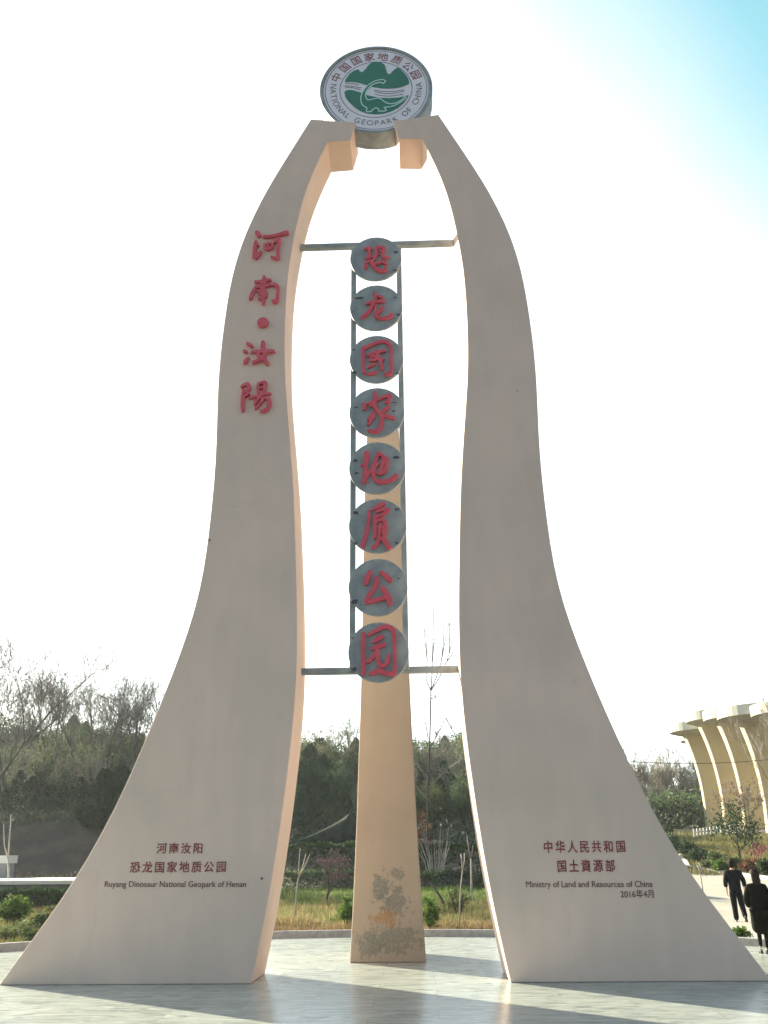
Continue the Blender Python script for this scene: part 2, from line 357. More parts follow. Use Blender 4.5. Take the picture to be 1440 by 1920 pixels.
def marble_mat():
    m = bpy.data.materials.new('plaza_marble'); m.use_nodes = True; N = m.node_tree.nodes; L = m.node_tree.links; b = N['Principled BSDF']
    tc = N.new('ShaderNodeTexCoord')
    mp = N.new('ShaderNodeMapping'); mp.inputs['Scale'].default_value = (.6, 2.4, 1); mp.inputs['Rotation'].default_value = (0, 0, R(3)); L.new(tc.outputs['Object'], mp.inputs[0])
    br = N.new('ShaderNodeTexBrick'); br.offset = .5; br.inputs['Scale'].default_value = 1; br.inputs['Brick Width'].default_value = 1.8; br.inputs['Row Height'].default_value = .9
    br.inputs['Mortar Size'].default_value = .005; br.inputs['Color1'].default_value = (0, 0, 0, 1); br.inputs['Color2'].default_value = (1, 1, 1, 1); br.inputs['Mortar'].default_value = (.5, .5, .5, 1)
    L.new(tc.outputs['Object'], br.inputs['Vector'])
    ofs = N.new('ShaderNodeVectorMath'); ofs.operation = 'MULTIPLY_ADD'; L.new(br.outputs['Color'], ofs.inputs[0]); ofs.inputs[1].default_value = (7, 5, 3); L.new(mp.outputs[0], ofs.inputs[2])
    nz = N.new('ShaderNodeTexNoise'); nz.inputs['Scale'].default_value = 2.2; nz.inputs['Detail'].default_value = 9; nz.inputs['Distortion'].default_value = 1.8; nz.inputs['Roughness'].default_value = .62
    L.new(ofs.outputs[0], nz.inputs['Vector'])
    cr = N.new('ShaderNodeValToRGB'); e = cr.color_ramp.elements
    e[0].position = .3; e[0].color = (.12, .155, .15, 1); e[1].position = .66; e[1].color = (.41, .435, .40, 1)
    k = cr.color_ramp.elements.new(.46); k.color = (.29, .325, .305, 1)
    L.new(nz.outputs[0], cr.inputs[0])
    bw = N.new('ShaderNodeMapRange'); bw.inputs['To Min'].default_value = .93; bw.inputs['To Max'].default_value = 1.04; L.new(br.outputs['Color'], bw.inputs[0])
    m1 = N.new('ShaderNodeMix'); m1.data_type = 'RGBA'; m1.blend_type = 'MULTIPLY'; m1.inputs[0].default_value = 1
    L.new(cr.outputs[0], m1.inputs[6]); L.new(bw.outputs[0], m1.inputs[7])
    m2 = N.new('ShaderNodeMix'); m2.data_type = 'RGBA'; L.new(br.outputs['Fac'], m2.inputs[0]); L.new(m1.outputs[2], m2.inputs[6]); m2.inputs[7].default_value = (.22, .24, .22, 1)
    L.new(m2.outputs[2], b.inputs['Base Color'])
    rr = N.new('ShaderNodeMapRange'); rr.inputs['To Min'].default_value = .14; rr.inputs['To Max'].default_value = .32; L.new(nz.outputs[0], rr.inputs[0]); L.new(rr.outputs[0], b.inputs['Roughness'])
    n2 = N.new('ShaderNodeTexNoise'); n2.inputs['Scale'].default_value = 3; n2.inputs['Detail'].default_value = 3; L.new(tc.outputs['Object'], n2.inputs['Vector'])
    bp = N.new('ShaderNodeBump'); bp.inputs['Strength'].default_value = .05; bp.inputs['Distance'].default_value = .02; L.new(n2.outputs[0], bp.inputs['Height']); L.new(bp.outputs[0], b.inputs['Normal'])
    return m
MMAR = marble_mat()
def plaza():
    cx, cy, r = PC
    pts = [(cx+r*math.cos(R(a)), cy+r*math.sin(R(a))) for a in range(0, 181, 3)]+[(cx-r, -5), (cx+r, -5)]
    n = len(pts)
    v = [(x, y, 0) for x, y in pts]+[(x, y, -.1) for x, y in pts]
    f = [tuple(range(n))]+[(i, i+n, (i+1) % n+n, (i+1) % n) for i in range(n)]
    return kind(new_mesh('plaza', v, f, MMAR), 'structure')
plaza()
MASP = mat('unseen_dark_paving', (.04, .042, .04), (.065, .065, .06), rough=.9, scale=2, bump=.3, bscale=30)
kind(new_mesh('road', [(-60, -60, -.012), (60, -60, -.012), (60, -5.002, -.012), (-60, -5.002, -.012)], [(0, 1, 2, 3)], MASP), 'structure')  # unseen dark ground added before the plaza to cut bounce onto the legs
MKERB = mat('kerb_stone', (.24, .24, .25), (.34, .34, .34), rough=.85, scale=6, bump=.3)
MCON = mat('concrete', (.29, .27, .225), (.36, .34, .285), rough=.85, scale=1.2, detail=8, bump=.2, bscale=20, stretch=(1, 3, 1))
MCOP = mat('pale_stone', (.6, .59, .54), (.7, .69, .63), rough=.8, scale=2, bump=.2)
def arc_kerb(a0, a1, name):
    cx, cy, r = PC; g = Geo(); n = int((a1-a0)/1.5)
    prof = [(0.002, -.05), (0.002, .15), (.02, .165), (.13, .165), (.15, .15), (.15, -.05)]
    v = []
    for i in range(n+1):
        a = R(a0+(a1-a0)*i/n)
        for d, z in prof: v.append((cx+(r+d)*math.cos(a), cy+(r+d)*math.sin(a), z))
    k = len(prof); f = [(i*k+j, (i+1)*k+j, (i+1)*k+j+1, i*k+j+1) for i in range(n) for j in range(k-1)]
    f += [tuple(range(k)), tuple(n*k+j for j in range(k))[::-1]]
    g.add(v, f); o = g.build(name, MKERB); return o
kerb_end = hit(1424, 1778); ANG0 = math.degrees(math.atan2(kerb_end.y-PC[1], kerb_end.x-PC[0]))
tag(arc_kerb(ANG0, 171, 'kerb'), 'low grey stone kerb curving round the back of the marble plaza', 'kerb')

# concrete road on the right, draped on the ground
def road():
    v = []; f = []; ys = [3.2+.6*i for i in range(54)]; nx = 34
    for y in ys:
        a0 = .16 + .0*y; xl = max(.7+(y+16.6)*.225, 4.6)
        xr = 70
        for i in range(nx+1):
            t = i/nx; x = xl+(xr-xl)*t**1.6
            v.append((x, y, ground_z(x, y)-.006+.036*sstep(9, 13, y)))
    f = [(j*(nx+1)+i, j*(nx+1)+i+1, (j+1)*(nx+1)+i+1, (j+1)*(nx+1)+i) for j in range(len(ys)-1) for i in range(nx)]
    cx, cy, r = PC
    keep = [q for q in f if all(math.hypot(v[i][0]-cx, v[i][1]-cy) > r-1.5 for i in q)]
    return kind(new_mesh('road', v, keep, MCON, smooth=True), 'structure')
road()

# ================================================================= MONUMENT
OZ = (18.161, [6.317, 6.047, 5.773, 5.506, 5.259, 5.037, 4.839, 4.66, 4.497, 4.348, 4.205, 4.066, 3.933, 3.807, 3.687, 3.578, 3.485, 3.413, 3.361, 3.325, 3.3, 3.281, 3.267, 3.258, 3.257, 3.263, 3.274, 3.287, 3.296, 3.297, 3.29, 3.275, 3.253, 3.226, 3.19, 3.14, 3.072, 2.985, 2.875, 2.745, 2.598, 2.436, 2.258, 2.071, 1.88, 1.689, 1.497])
IZ = (17.458, [2.123, 2.043, 1.967, 1.897, 1.833, 1.775, 1.724, 1.677, 1.634, 1.593, 1.558, 1.53, 1.51, 1.5, 1.501, 1.509, 1.522, 1.539, 1.558, 1.58, 1.602, 1.626, 1.653, 1.686, 1.723, 1.762, 1.802, 1.843, 1.88, 1.906, 1.923, 1.931, 1.933, 1.93, 1.92, 1.899, 1.862, 1.815, 1.76, 1.696, 1.615, 1.513, 1.389, 1.247, 1.094])
def table(T, z):
    zt, a = T; q = max(0, min(z/zt, 1))*(len(a)-1); i = min(int(q), len(a)-2); t = q-i
    return a[i]+(a[i+1]-a[i])*t
def thick(z): return 1.44-(1.44-1.0)*min(1, z/17.5)
monument = thing('monument', 'tall beige arch of two curved legs holding a round emblem above red-lettered grey discs', 'monument')
def make_leg(sx):
    zf, zt = IZ[0], OZ[0]; n = 120; v = []; f = []
    for i in range(n+1):
        z = zf*i/n; t = thick(z)
        for x in (table(OZ, z), table(IZ, z)): v.append((x*sx, 0, z)); v.append((x*sx, t, z))
    for i in range(n):
        a, b = i*4, i*4+4       # 0 outer front 1 outer back 2 inner front 3 inner back
        f += [(a, a+2, b+2, b), (a+1, b+1, b+3, a+3), (a, b, b+1, a+1), (a+2, a+3, b+3, b+2)]
    f.append((0, 1, 3, 2))
    arm = []; m = 10
    for k in range(1, m+1):
        z = zf+(zt-zf)*k/m; arm.append((table(OZ, z), z))
    arm += [(.435, 18.02), (.565, 17.49)]
    base = len(v); e = n*4
    for x, z in arm: v.append((x*sx, 0, z)); v.append((x*sx, thick(z), z))
    idx = [(e, e+1)]+[(base+2*k, base+2*k+1) for k in range(len(arm))]+[(e+2, e+3)]
    f.append(tuple(a for a, b in idx)); f.append(tuple(b for a, b in idx)[::-1])
    for (a, b), (c, d) in zip(idx, idx[1:]): f.append((a, c, d, b))
    if sx < 0: f = [q[::-1] for q in f]
    o = new_mesh('leg', v, f, MP, monument)
    bm = bmesh.new(); bm.from_mesh(o.data); bmesh.ops.recalc_face_normals(bm, faces=bm.faces); bm.to_mesh(o.data); bm.free()
    bv = o.modifiers.new('bevel', 'BEVEL'); bv.width = .018; bv.segments = 2; bv.limit_method = 'ANGLE'; bv.angle_limit = R(40)
    return o
legL, legR = make_leg(-1), make_leg(1)
legL['label'] = 'left leg with large red characters running down it'
legR['label'] = 'right leg with the ministry inscription'

# large raised characters on the left leg, traced stroke by stroke
KA = ((450, 420), 13.09); KB = ((450, 505), 13.09); KC = ((440, 630), 12.0)
big = [
 ("425,245,56 475,305,66;400,470,40 385,560,48 370,700,48 350,830,42;405,850,56 470,770,58 530,720,26;440,530,36 455,560,25;600,345,42 720,340,40 850,320,38 1000,285,42 1100,255,55 1160,245,58;610,540,32 630,640,38 740,640,42 800,570,38 760,500,34 620,540,32;690,585,36;840,490,32 930,410,58 960,450,54 940,600,38 935,750,40 930,870,46 860,870,38 770,830,18", KA),
 ("600,210,36 600,300,62 580,420,66 560,600,58 580,750,44 575,870,36;390,335,34 470,340,35 560,325,50 700,300,40 750,290,32;420,450,36 340,570,44 270,740,50;420,480,40 600,440,45 750,410,40 870,410,45 940,480,40 930,620,38 920,760,45 870,830,50 800,790,26;430,560,26 560,560,56 640,600,56;480,640,26 620,650,54;470,750,28 560,745,32 640,680,44", KB),
 ("290,190,28 350,225,42 410,265,33;215,360,26 280,385,32;320,520,30 270,580,48 240,625,42;650,165,44 640,280,50 600,380,46 520,440,32 600,500,46 680,560,40 750,650,42;720,380,46 660,480,52 590,560,40 430,620,38;390,385,28 500,375,36 640,370,42 760,365,40 880,370,40", KC),
 ("165,1165,30 240,1120,38 310,1110,46 330,1200,42 280,1280,40 320,1330,36 250,1370,26;215,1260,42 195,1450,46 190,1650,48 185,1700,30;545,1110,32 530,1200,36 540,1290,38;545,1100,32 650,1070,38 700,1080,42 680,1180,40 670,1280,36 550,1300,32;560,1195,22 680,1185,26;345,1415,28 480,1385,33 650,1340,33 810,1315,20;560,1400,36 460,1555,32;600,1425,30 700,1420,38 780,1450,42 790,1550,40 750,1650,42 660,1710,38 590,1710,20;640,1460,34 560,1570,34 480,1650,30", KC)]
for s, (off, sc_) in big: glyph('red_character', s, off, sc_, 0.0, MRED, legL, .07, .016, .9)
glyph('red_dot', '0,0,10.4', (493.5, 607), 1.0, 0.0, MRED, legL, .07, .016)
inscription('河南汝阳', (293, 1601), (379, 1601), 20, MRED2, legL, 1.3, .012, .05)
inscription('恐龙国家地质公园', (243, 1637), (423, 1636), 21, MRED2, legL, 1.3, .012, .05)
inscription('Ruyang Dinosaur National Geopark of Henan', (196, 1663), (461, 1663), 11, MENG, legL)
inscription('中华人民共和国', (1020.5, 1600), (1173, 1599), 23, MRED2, legR, 1.35, .012, .05)
inscription('国土資源部', (1046, 1636), (1154, 1635), 23, MRED2, legR, 1.35, .012, .05)
inscription('Ministry of Land and Resources of China', (986.5, 1663.6), (1224, 1663), 11.6, MENG, legR)
inscription('2016年4月', (1164, 1682.5), (1226, 1682), 12, MENG, legR)
# a few bolt stubs / scars in the render coat
def chip(px, py, r, m, parent):
    p = at(px, py, 0); g = Geo(); g.tube([(0, 0, 0), (0, -.025, 0)], [r, r*.7], 7); o = g.build('anchor_stub', m, parent); o.location = p
chip(968.5, 731.5, .035, MCOP, legR); chip(491, 1647, .02, MDK, legL); chip(393, 1013, .02, MDK, legL)

# ---- sign frame and the eight discs
YD = .50
def frame_tube(name, a, b, w, d):
    a, b = Vector(a), Vector(b); g = Geo()
    if name == 'frame_post': g.box((a.x-w/2, a.y-d/2, a.z), (a.x+w/2, a.y+d/2, b.z))
    else: g.box((a.x, a.y-d/2, a.z-w/2), (b.x, a.y+d/2, a.z+w/2))
    o = g.build(name, MST, monument)
    bv = o.modifiers.new('bevel', 'BEVEL'); bv.width = .008; bv.segments = 1
    return o
frame_tube('frame_post', (-.515, YD+.11, 5.26), (0, YD+.11, 14.90), .112, .1)
frame_tube('frame_post', (.508, YD+.11, 5.26), (0, YD+.11, 14.90), .112, .1)
frame_tube('cross_rod', (-1.85, YD+.225, at(706, 460.5, YD+.225).z), (1.85, 0, 0), .125, .12)
frame_tube('cross_rod', (-1.56, YD+.225, at(712, 1257.5, YD+.225).z), (1.56, 0, 0), .125, .12)
DZ = [14.528, 13.238, 11.94, 10.658, 9.387, 8.123, 6.849, 5.569]; RD = .578
GA = ((650, 440), 10.109); GB = ((650, 625), 9.6); GC = ((650, 825), 8.727); GD = ((650, 1040), 7.683)
disc_strokes = [
 ("345,290,26 430,265,33 470,285,28;430,280,34 420,420,36;370,465,26 430,455,33 500,430,22;560,280,28 560,380,32 530,470,28 500,510,22;560,265,30 690,260,36 690,360,32 690,430,34 740,455,32 790,440,24;625,300,26 640,340,22;560,392,18 600,395,22;350,580,33 360,640,36;380,540,28 460,520,33 480,580,36 560,670,38 660,700,42 740,690,32 730,625,22;540,575,32 620,550,33;660,530,33 750,560,36", GA),
 ("540,1140,33 540,1240,38 480,1370,38 400,1500,40 300,1580,36;385,1320,30 520,1295,33 650,1280,36 700,1270,34;600,1180,22 670,1210,36;560,1370,33 555,1480,36 560,1560,38 640,1600,36 780,1590,38 850,1535,42;690,1380,28 620,1480,30 550,1540,26", GA),
 ("305,270,33 300,400,30 300,600,31 320,720,33;350,270,33 480,210,33 620,165,33 730,180,36 790,260,33 800,400,28 800,560,28 790,700,36 750,760,36 680,735,22;380,410,26 500,370,30 690,325,30;540,320,34 580,450,36 620,560,38 640,660,30;430,440,26 540,430,34 520,490,34 430,495,30;400,625,26 500,570,32;380,745,28 470,735,32 530,710,26;670,470,20 600,560,22", GB),
 ("500,1080,33 525,1170,38;320,1290,42 320,1365,42;390,1280,28 550,1210,33 700,1150,36 780,1135,38 750,1230,36 700,1260,26;430,1320,28 520,1290,36;500,1260,33 510,1350,36 580,1430,40 630,1520,40 630,1620,40 600,1720,40 520,1780,40 390,1760,28;750,1330,33 680,1400,33 610,1450,33;660,1490,33 760,1510,36 850,1540,30;480,1450,36 410,1540,33 390,1570,24;490,1500,32 440,1590,31 385,1655,24", GB),
 ("330,230,50 320,350,46 310,500,43 290,700,38;245,425,24 320,410,36;285,690,36 350,570,33 430,480,34 520,400,28;520,230,36 480,330,33 450,450,38 440,580,36 490,680,36 620,690,36 740,650,38 800,600,43;530,240,28 600,290,33 590,400,33 560,520,28;610,290,26 660,330,33 650,440,33 600,550,30 500,550,26", GC),
 ("600,1050,38 520,1100,38 430,1145,23;370,1180,31 365,1300,31 345,1450,36 300,1620,38 260,1750,40;470,1250,28 465,1420,33 465,1600,31;500,1180,28 600,1150,31 680,1150,31 600,1220,28 500,1270,23;490,1350,26 570,1310,31 630,1360,34 630,1480,33 620,1590,31;560,1380,22 535,1480,28 530,1600,31 490,1720,36 430,1770,31;580,1620,33 640,1680,45 690,1765,46;592,1420,20 592,1540,22", GC),
 ("340,260,36 300,340,46 280,420,36;500,265,30 570,320,40 630,380,34;430,350,36 430,430,36 370,530,36 310,620,38 290,680,38;290,690,38 400,665,34 520,635,34 560,620,31;520,490,36 570,570,43 610,650,47 620,710,38", GD),
 ("245,1150,33 235,1350,31 240,1550,31 245,1720,33;320,1160,26 420,1100,31 550,1045,34 650,1070,36 680,1150,31 690,1350,28 690,1550,28 690,1680,31 660,1730,31 590,1700,24;390,1260,26 470,1205,46 530,1180,18;370,1360,28 450,1330,34 540,1300,36;440,1390,26 380,1480,28 310,1545,33;450,1390,31 450,1500,34 480,1590,36 540,1600,34 590,1540,34 600,1450,24;345,1720,28 480,1680,42 560,1720,26 650,1720,26", GD)]
smudges = [[(742, 473, 4, 3), (740, 507, 4, 2)], [(674, 559, 11, 2.6), (741, 558, 4, 2), (747, 590, 4.5, 3), (661, 585, 3, 1.5)], [(663, 656, 3, 2), (665, 698, 4, 3), (745, 700, 3, 2)],
           [(740, 755, 6, 1.2), (738, 771, 3, 2), (668, 764, 3, 2)], [(743, 857, 8, 3.2), (666, 863, 5, 3), (669, 887, 4, 2.5)], [(667, 962, 5, 3.4), (744, 955, 5, 3), (667, 1019, 4, 3), (744, 1018, 3, 3)],
           [(664, 1128, 7, 5), (747, 1085, 2, 1.5)], [(664, 1255, 7, 5), (661, 1196, 2.5, 2)]]
names = ['top', 'second', 'third', 'fourth', 'fifth', 'sixth', 'seventh', 'lowest']
for k, z in enumerate(DZ):
    g = Geo(); n = 64; bow = .012
    ring = lambda y, r: [(r*math.cos(2*math.pi*i/n), y, r*math.sin(2*math.pi*i/n)) for i in range(n)]
    v = ring(-.03, RD-.006)+ring(-.024, RD)+ring(.03, RD)+ring(.03, RD-.03)
    f = [tuple(range(n))]+[(j*n+i, j*n+n+i, j*n+n+(i+1) % n, j*n+(i+1) % n) for j in range(3) for i in range(n)]+[tuple(range(3*n, 4*n))[::-1]]
    g.add(v, f, 0); rnd = random.Random(k)
    for sx, sy, w, h in smudges[k]:           # remains of pasted bills
        p = at(sx, sy, YD-.03); q = at(sx+w, sy-h, YD-.03); a, b = q.x-p.x, abs(q.z-p.z)
        m_ = 9; pts = []
        for i in range(m_):
            t = 2*math.pi*i/m_; e = rnd.uniform(.6, 1.15); pts.append((p.x+.01+a*e*math.copysign(abs(math.cos(t))**.6, math.cos(t)), -.032, p.z-z+b*e*math.copysign(abs(math.sin(t))**.6, math.sin(t))))
        g.add(pts, [tuple(range(m_))], 1)
    d = g.build('name_disc', [MST, MDK], monument); d.location = (-.01, YD, z)
    g = Geo(); g.tube([(-.04, -.02, RD-.035), (-.04, -.05, RD-.035)], .014, 7); g.build('bolt', MCOP, d)
    s, (off, sc_) = disc_strokes[k]
    ch = glyph('red_character', s, off, sc_, YD-.03, MRED, d, .055, .0125, .88)
    ch.location = Vector(ch.location)-Vector((-.01, YD, z))

# ---- round emblem
YE = .12; EC = Vector((.036, YE, 19.115))
RW = 1.262; RO_ = 1.352
n = 96
def ring(y, r): return [(r*math.cos(2*math.pi*i/n), y, r*math.sin(2*math.pi*i/n)) for i in range(n)]
v = ring(.0, RW+.005)+ring(-.035, RW+.02)+ring(-.035, RO_-.012)+ring(-.02, RO_)+ring(.50, RO_)+ring(.52, RO_-.02)
f = [(j*n+i, j*n+n+i, j*n+n+(i+1) % n, j*n+(i+1) % n) for j in range(5) for i in range(n)]+[tuple(range(5*n, 6*n))[::-1], tuple(range(n))]
emblem = new_mesh('emblem', v, f, MST, monument); emblem.location = EC
emblem['label'] = 'round green and white geopark emblem in a grey drum'
E0 = YE-.002
def epart(name, o):
    o.location = Vector(o.location)-EC; o.name = name; return o
v = ring(0, RW)+ring(.001, RW); fc = new_mesh('emblem_face', v[:n], [tuple(range(n))], MWH, emblem); fc.location = (0, -.006, 0)
def circle_line(r, w, y, m):
    k = 96; v = [((r-w)*math.cos(2*math.pi*i/k), 0, (r-w)*math.sin(2*math.pi*i/k)) for i in range(k)]+[((r+w)*math.cos(2*math.pi*i/k), 0, (r+w)*math.sin(2*math.pi*i/k)) for i in range(k)]
    o = new_mesh('ring_line', v, [(i, (i+1) % k, k+(i+1) % k, k+i) for i in range(k)], m, emblem); o.location = (0, y, 0); return o
circle_line(RW*.965, .008, -.009, MLINE); circle_line(RW*.685, .009, -.009, MLINE)
YF = YE-.008
z5 = lambda x, y: (630+x/9, 120+y/9)
z4 = lambda x, y: (620+x/8.47, 80+y/8.47)
def epoly(name, px, m, y, depth):
    pts = [(p.x, p.z) for p in (at(a, b, y) for a, b in px)]
    return epart(name, poly_solid(name, pts, y, m, emblem, depth))
hill = [z5(*p) for p in [(150, 305), (165, 260), (230, 170), (300, 120), (375, 90), (400, 125), (440, 145), (470, 120)]]+[z4(*p) for p in [(560, 415), (600, 360), (650, 322), (720, 310), (800, 320), (850, 350), (870, 390), (890, 470), (915, 505), (945, 500), (1000, 440), (1060, 400), (1100, 420), (1180, 500), (1230, 570), (1245, 620), (1240, 670)]]+\
       [z5(*p) for p in [(1225, 335), (1200, 352), (1100, 390), (1000, 408), (880, 415), (760, 410), (640, 390), (560, 365), (500, 350), (430, 330), (350, 310), (270, 300), (200, 300)]]
epoly('emblem_mountain', hill, MGR, YF, .01)
low = [z5(*p) for p in [(140, 480), (170, 450), (230, 440), (300, 450), (400, 480), (440, 495), (520, 530), (640, 555), (760, 575), (900, 580), (1050, 570), (1150, 550), (1225, 530), (1210, 570), (1150, 650), (1050, 740), (930, 800), (800, 840), (660, 850), (520, 835), (400, 790), (300, 720), (220, 640), (160, 560)]]
epoly('emblem_ground', low, MGR, YF, .01)
dino = "840,300 800,275 740,275 650,300 560,350 490,420 440,500 420,580 425,650 460,710 520,750 515,810 560,812 600,810 600,795 640,765 680,750 720,770 720,800 770,803 820,800 845,790 845,770 815,750 840,735 900,730 980,710 1080,660 1140,620 1190,575 1160,565 1100,620 1020,660 940,680 870,670 810,640 760,600 700,585 640,595 570,615 530,605 505,570 500,510 540,430 600,370 680,330 760,320 800,335 840,300"
dpx = [tuple(float(q) for q in t.split(',')) for t in dino.split()]
epoly('emblem_dinosaur', [z5(*p) for p in dpx[:-1]], MGR, YF, .014)
def elines(name, s, r, m, y, depth):
    st = ';'.join(' '.join(f'{t},{r}' for t in part.split()) for part in s.split(';'))
    vv, ff = stroke_solid(parse(st, (630, 120), 9, y), .008)
    vv, ff = solid(vv, ff, depth); o = new_mesh(name, vv, ff, m, emblem); o.location = Vector((0, y, 0)); return epart(name, o)
elines('dinosaur_outline', dino, 8.5, MPALE, YF, .02)
elines('river_lines', "160,330 240,325 330,340 380,355;130,372 230,370 330,385 430,405;160,395 240,395 330,410 410,435;640,440 800,462 950,465 1150,435;650,465 800,495 950,498 1150,462;660,510 800,538 950,540 1130,510", 4.5, MLINE, YF, .006)
def ring_text(chars, angs, r, h, flip, m, name, offset=0.0):
    V = []; Fc = []
    for c, a in zip(chars, angs):
        if c == ' ': continue
        vv, ff = text_mesh(c, 1, offset); xs_ = [p[0] for p in vv]; ys_ = [p[1] for p in vv]; cx = (min(xs_)+max(xs_))/2
        cy = (min(ys_)+max(ys_))/2 if not flip else .35
        s = h/.70 if flip else h/(max(ys_)-min(ys_)+.0)
        if c in '中国国家地质公园': s = h/.86
        A = R(a); ux = Vector((math.sin(A), -math.cos(A))) if not flip else Vector((-math.sin(A), math.cos(A)))
        uy = Vector((math.cos(A), math.sin(A))) if not flip else -Vector((math.cos(A), math.sin(A)))
        b = len(V)
        for x, y in vv:
            p = uy*0 + Vector((math.cos(A), math.sin(A)))*r + ux*((x-cx)*s) + uy*((y-cy)*s); V.append((p.x, p.y))
        Fc += [tuple(i+b for i in q) for q in ff]
    v3, f3 = solid(V, Fc, .005); o = new_mesh(name, v3, f3, m, emblem); o.location = (0, -.008, 0); return o
def ang(px, py):
    p = at(px, py, YE)-EC; return math.degrees(math.atan2(p.z, p.x))
z1 = lambda x, y: (560+x/4.8, 60+y/4.8)
ca = [ang(*z1(*p)) for p in [(345, 412), (412, 320), (515, 256), (635, 218), (760, 216), (890, 246), (985, 312), (1058, 385)]]
ring_text('中国国家地质公园', ca, RW*.825, .24, False, MRED2, 'chinese_lettering')
a0, a1 = ang(*z1(318, 492)), ang(*z1(1085, 478)); a0 = a0 % 360; a1 = a1 % 360
if a1 < a0: a1 += 360
en = 'NATIONAL GEOPARK OF CHINA'
wd = [{'I': .5, ' ': .75, 'G': 1.15, 'O': 1.15, 'N': 1.1, 'L': .85, 'F': .85, 'P': .9, 'E': .9}.get(c, 1) for c in en]
acc = []; q = 0
for w_ in wd: acc.append(q+w_/2); q += w_
ea = [a0+(a1-a0)*(t-acc[0])/(acc[-1]-acc[0]) for t in acc]
ring_text(en, ea, RW*.815, .15, True, MLET, 'english_lettering', -.012)

# ---- rear pillar
PT = [(0, .748), (1.18, .68), (2.7, .614), (4.12, .568), (5.28, .532), (7.5, .488), (9.98, .445), (11.36, .39), (12.1, .36)]
PY, PX = 3.14, .02
v = []; f = []; lv = 40
for i in range(lv+1):
    z = 12.1*i/lv; w = lerp_table(PT, z); t = 1.75-.75*i/lv
    v += [(-w, 0, z), (w, 0, z), (w, t, z), (-w, t, z)]
for i in range(lv):
    for j in range(4): f.append((i*4+j, i*4+(j+1) % 4, i*4+4+(j+1) % 4, i*4+4+j))
f += [(3, 2, 1, 0), tuple(lv*4+j for j in range(4))]
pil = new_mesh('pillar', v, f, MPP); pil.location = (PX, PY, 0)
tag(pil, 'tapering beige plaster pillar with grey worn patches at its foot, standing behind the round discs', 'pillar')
bv = pil.modifiers.new('bevel', 'BEVEL'); bv.width = .02; bv.segments = 2; bv.limit_method = 'ANGLE'; bv.angle_limit = R(40)

# ================================================================= PLANTS
MBARK = mat('bark', (.055, .045, .038), (.10, .085, .07), rough=.95, scale=14, bump=.5, bscale=30, rand=.2)
MTWIG = mat('twig', (.16, .14, .125), (.24, .21, .185), rough=.95, scale=5, rand=.2)
MPALEB = mat('pale_bark', (.30, .28, .24), (.42, .40, .35), rough=.9, scale=10, rand=.15)
def leafmat(name, c1, c2, tr=.25, rand=.25, sc_=1.2): return mat(name, c1, c2, rough=.75, scale=sc_, detail=5, rand=rand, spec=.2, trans=tr, lo=.3, hi=.7)
MCONF = leafmat('conifer_foliage', (.035, .07, .045), (.085, .13, .07), .2)
MCOL = leafmat('cypress_foliage', (.012, .03, .02), (.035, .065, .038), .08)
MDARK = leafmat('dark_foliage', (.045, .082, .042), (.12, .165, .075), .28)
MOLIV = leafmat('olive_foliage', (.07, .10, .042), (.16, .19, .08), .32)
MBUD = leafmat('spring_buds', (.16, .18, .09), (.26, .27, .14), .35)
MBUSH = leafmat('bush_foliage', (.03, .085, .02), (.14, .22, .04), .35, .1, 4)
MRUST = leafmat('russet_foliage', (.12, .05, .03), (.20, .09, .045), .3)
MPINK = leafmat('pink_blossom', (.34, .13, .16), (.5, .27, .3), .3)
MMAG = leafmat('magenta_flowers', (.20, .03, .07), (.30, .07, .12), .3)
MHEDGE = leafmat('hedge_foliage', (.02, .045, .018), (.065, .105, .04), .2, .15, 2)

def leaf_quads(g, pts, size, rnd, m=0, up_bias=0.0, asp=.5):
    for p in pts:
        d = Vector((rnd.gauss(0, 1), rnd.gauss(0, 1), rnd.gauss(0, 1)+up_bias)).normalized()
        s = d.cross(Vector((rnd.gauss(0, 1), rnd.gauss(0, 1), rnd.gauss(0, 1)))).normalized()
        L = size*rnd.uniform(.55, 1.3); w = L*asp; p = Vector(p)
        g.add([tuple(p-s*w*.5), tuple(p+d*L*.5-s*w*.35), tuple(p+d*L), tuple(p+d*L*.5+s*w*.6)], [(0, 1, 2, 3)], m)
def clump_points(rnd, n, centre, rad, ncl, spread):
    """points gathered in clumps spread over an ellipsoid shell"""
    cl = []
    for _ in range(ncl):
        d = Vector((rnd.gauss(0, 1), rnd.gauss(0, 1), rnd.gauss(0, 1))).normalized()*rnd.uniform(.45, 1.0)
        cl.append((Vector((centre[0]+d.x*rad[0], centre[1]+d.y*rad[1], centre[2]+d.z*rad[2])), rnd.uniform(.6, 1.3)))
    out = []
    for _ in range(n):
        c, k = rnd.choice(cl); out.append(c+Vector((rnd.gauss(0, 1), rnd.gauss(0, 1), rnd.gauss(0, 1)*.8))*spread*k)
    return out
def shrub(name, label, cat, loc, w, h, m, n=900, leaf=.07, seed=1, group=None, stems=5, ncl=26, part='foliage'):
    rnd = random.Random(seed); root = thing(name, label, cat, loc, group)
    g = Geo(); leaf_quads(g, [p for p in clump_points(rnd, n, (0, 0, h*.55), (w*.42, w*.42, h*.42), ncl, w*.075) if p.z > .02], leaf, rnd, 0, .3)
    g.build(part, m, root)
    s = Geo()
    for _ in range(stems):
        a = rnd.uniform(0, 6.28); s.tube([(0.03*math.cos(a), .03*math.sin(a), -.05), (w*.12*math.cos(a), w*.12*math.sin(a), h*.3), (w*.3*math.cos(a), w*.3*math.sin(a), h*.75)], [.025, .016, .006], 5)
    s.build('stem', MBARK, root); return root
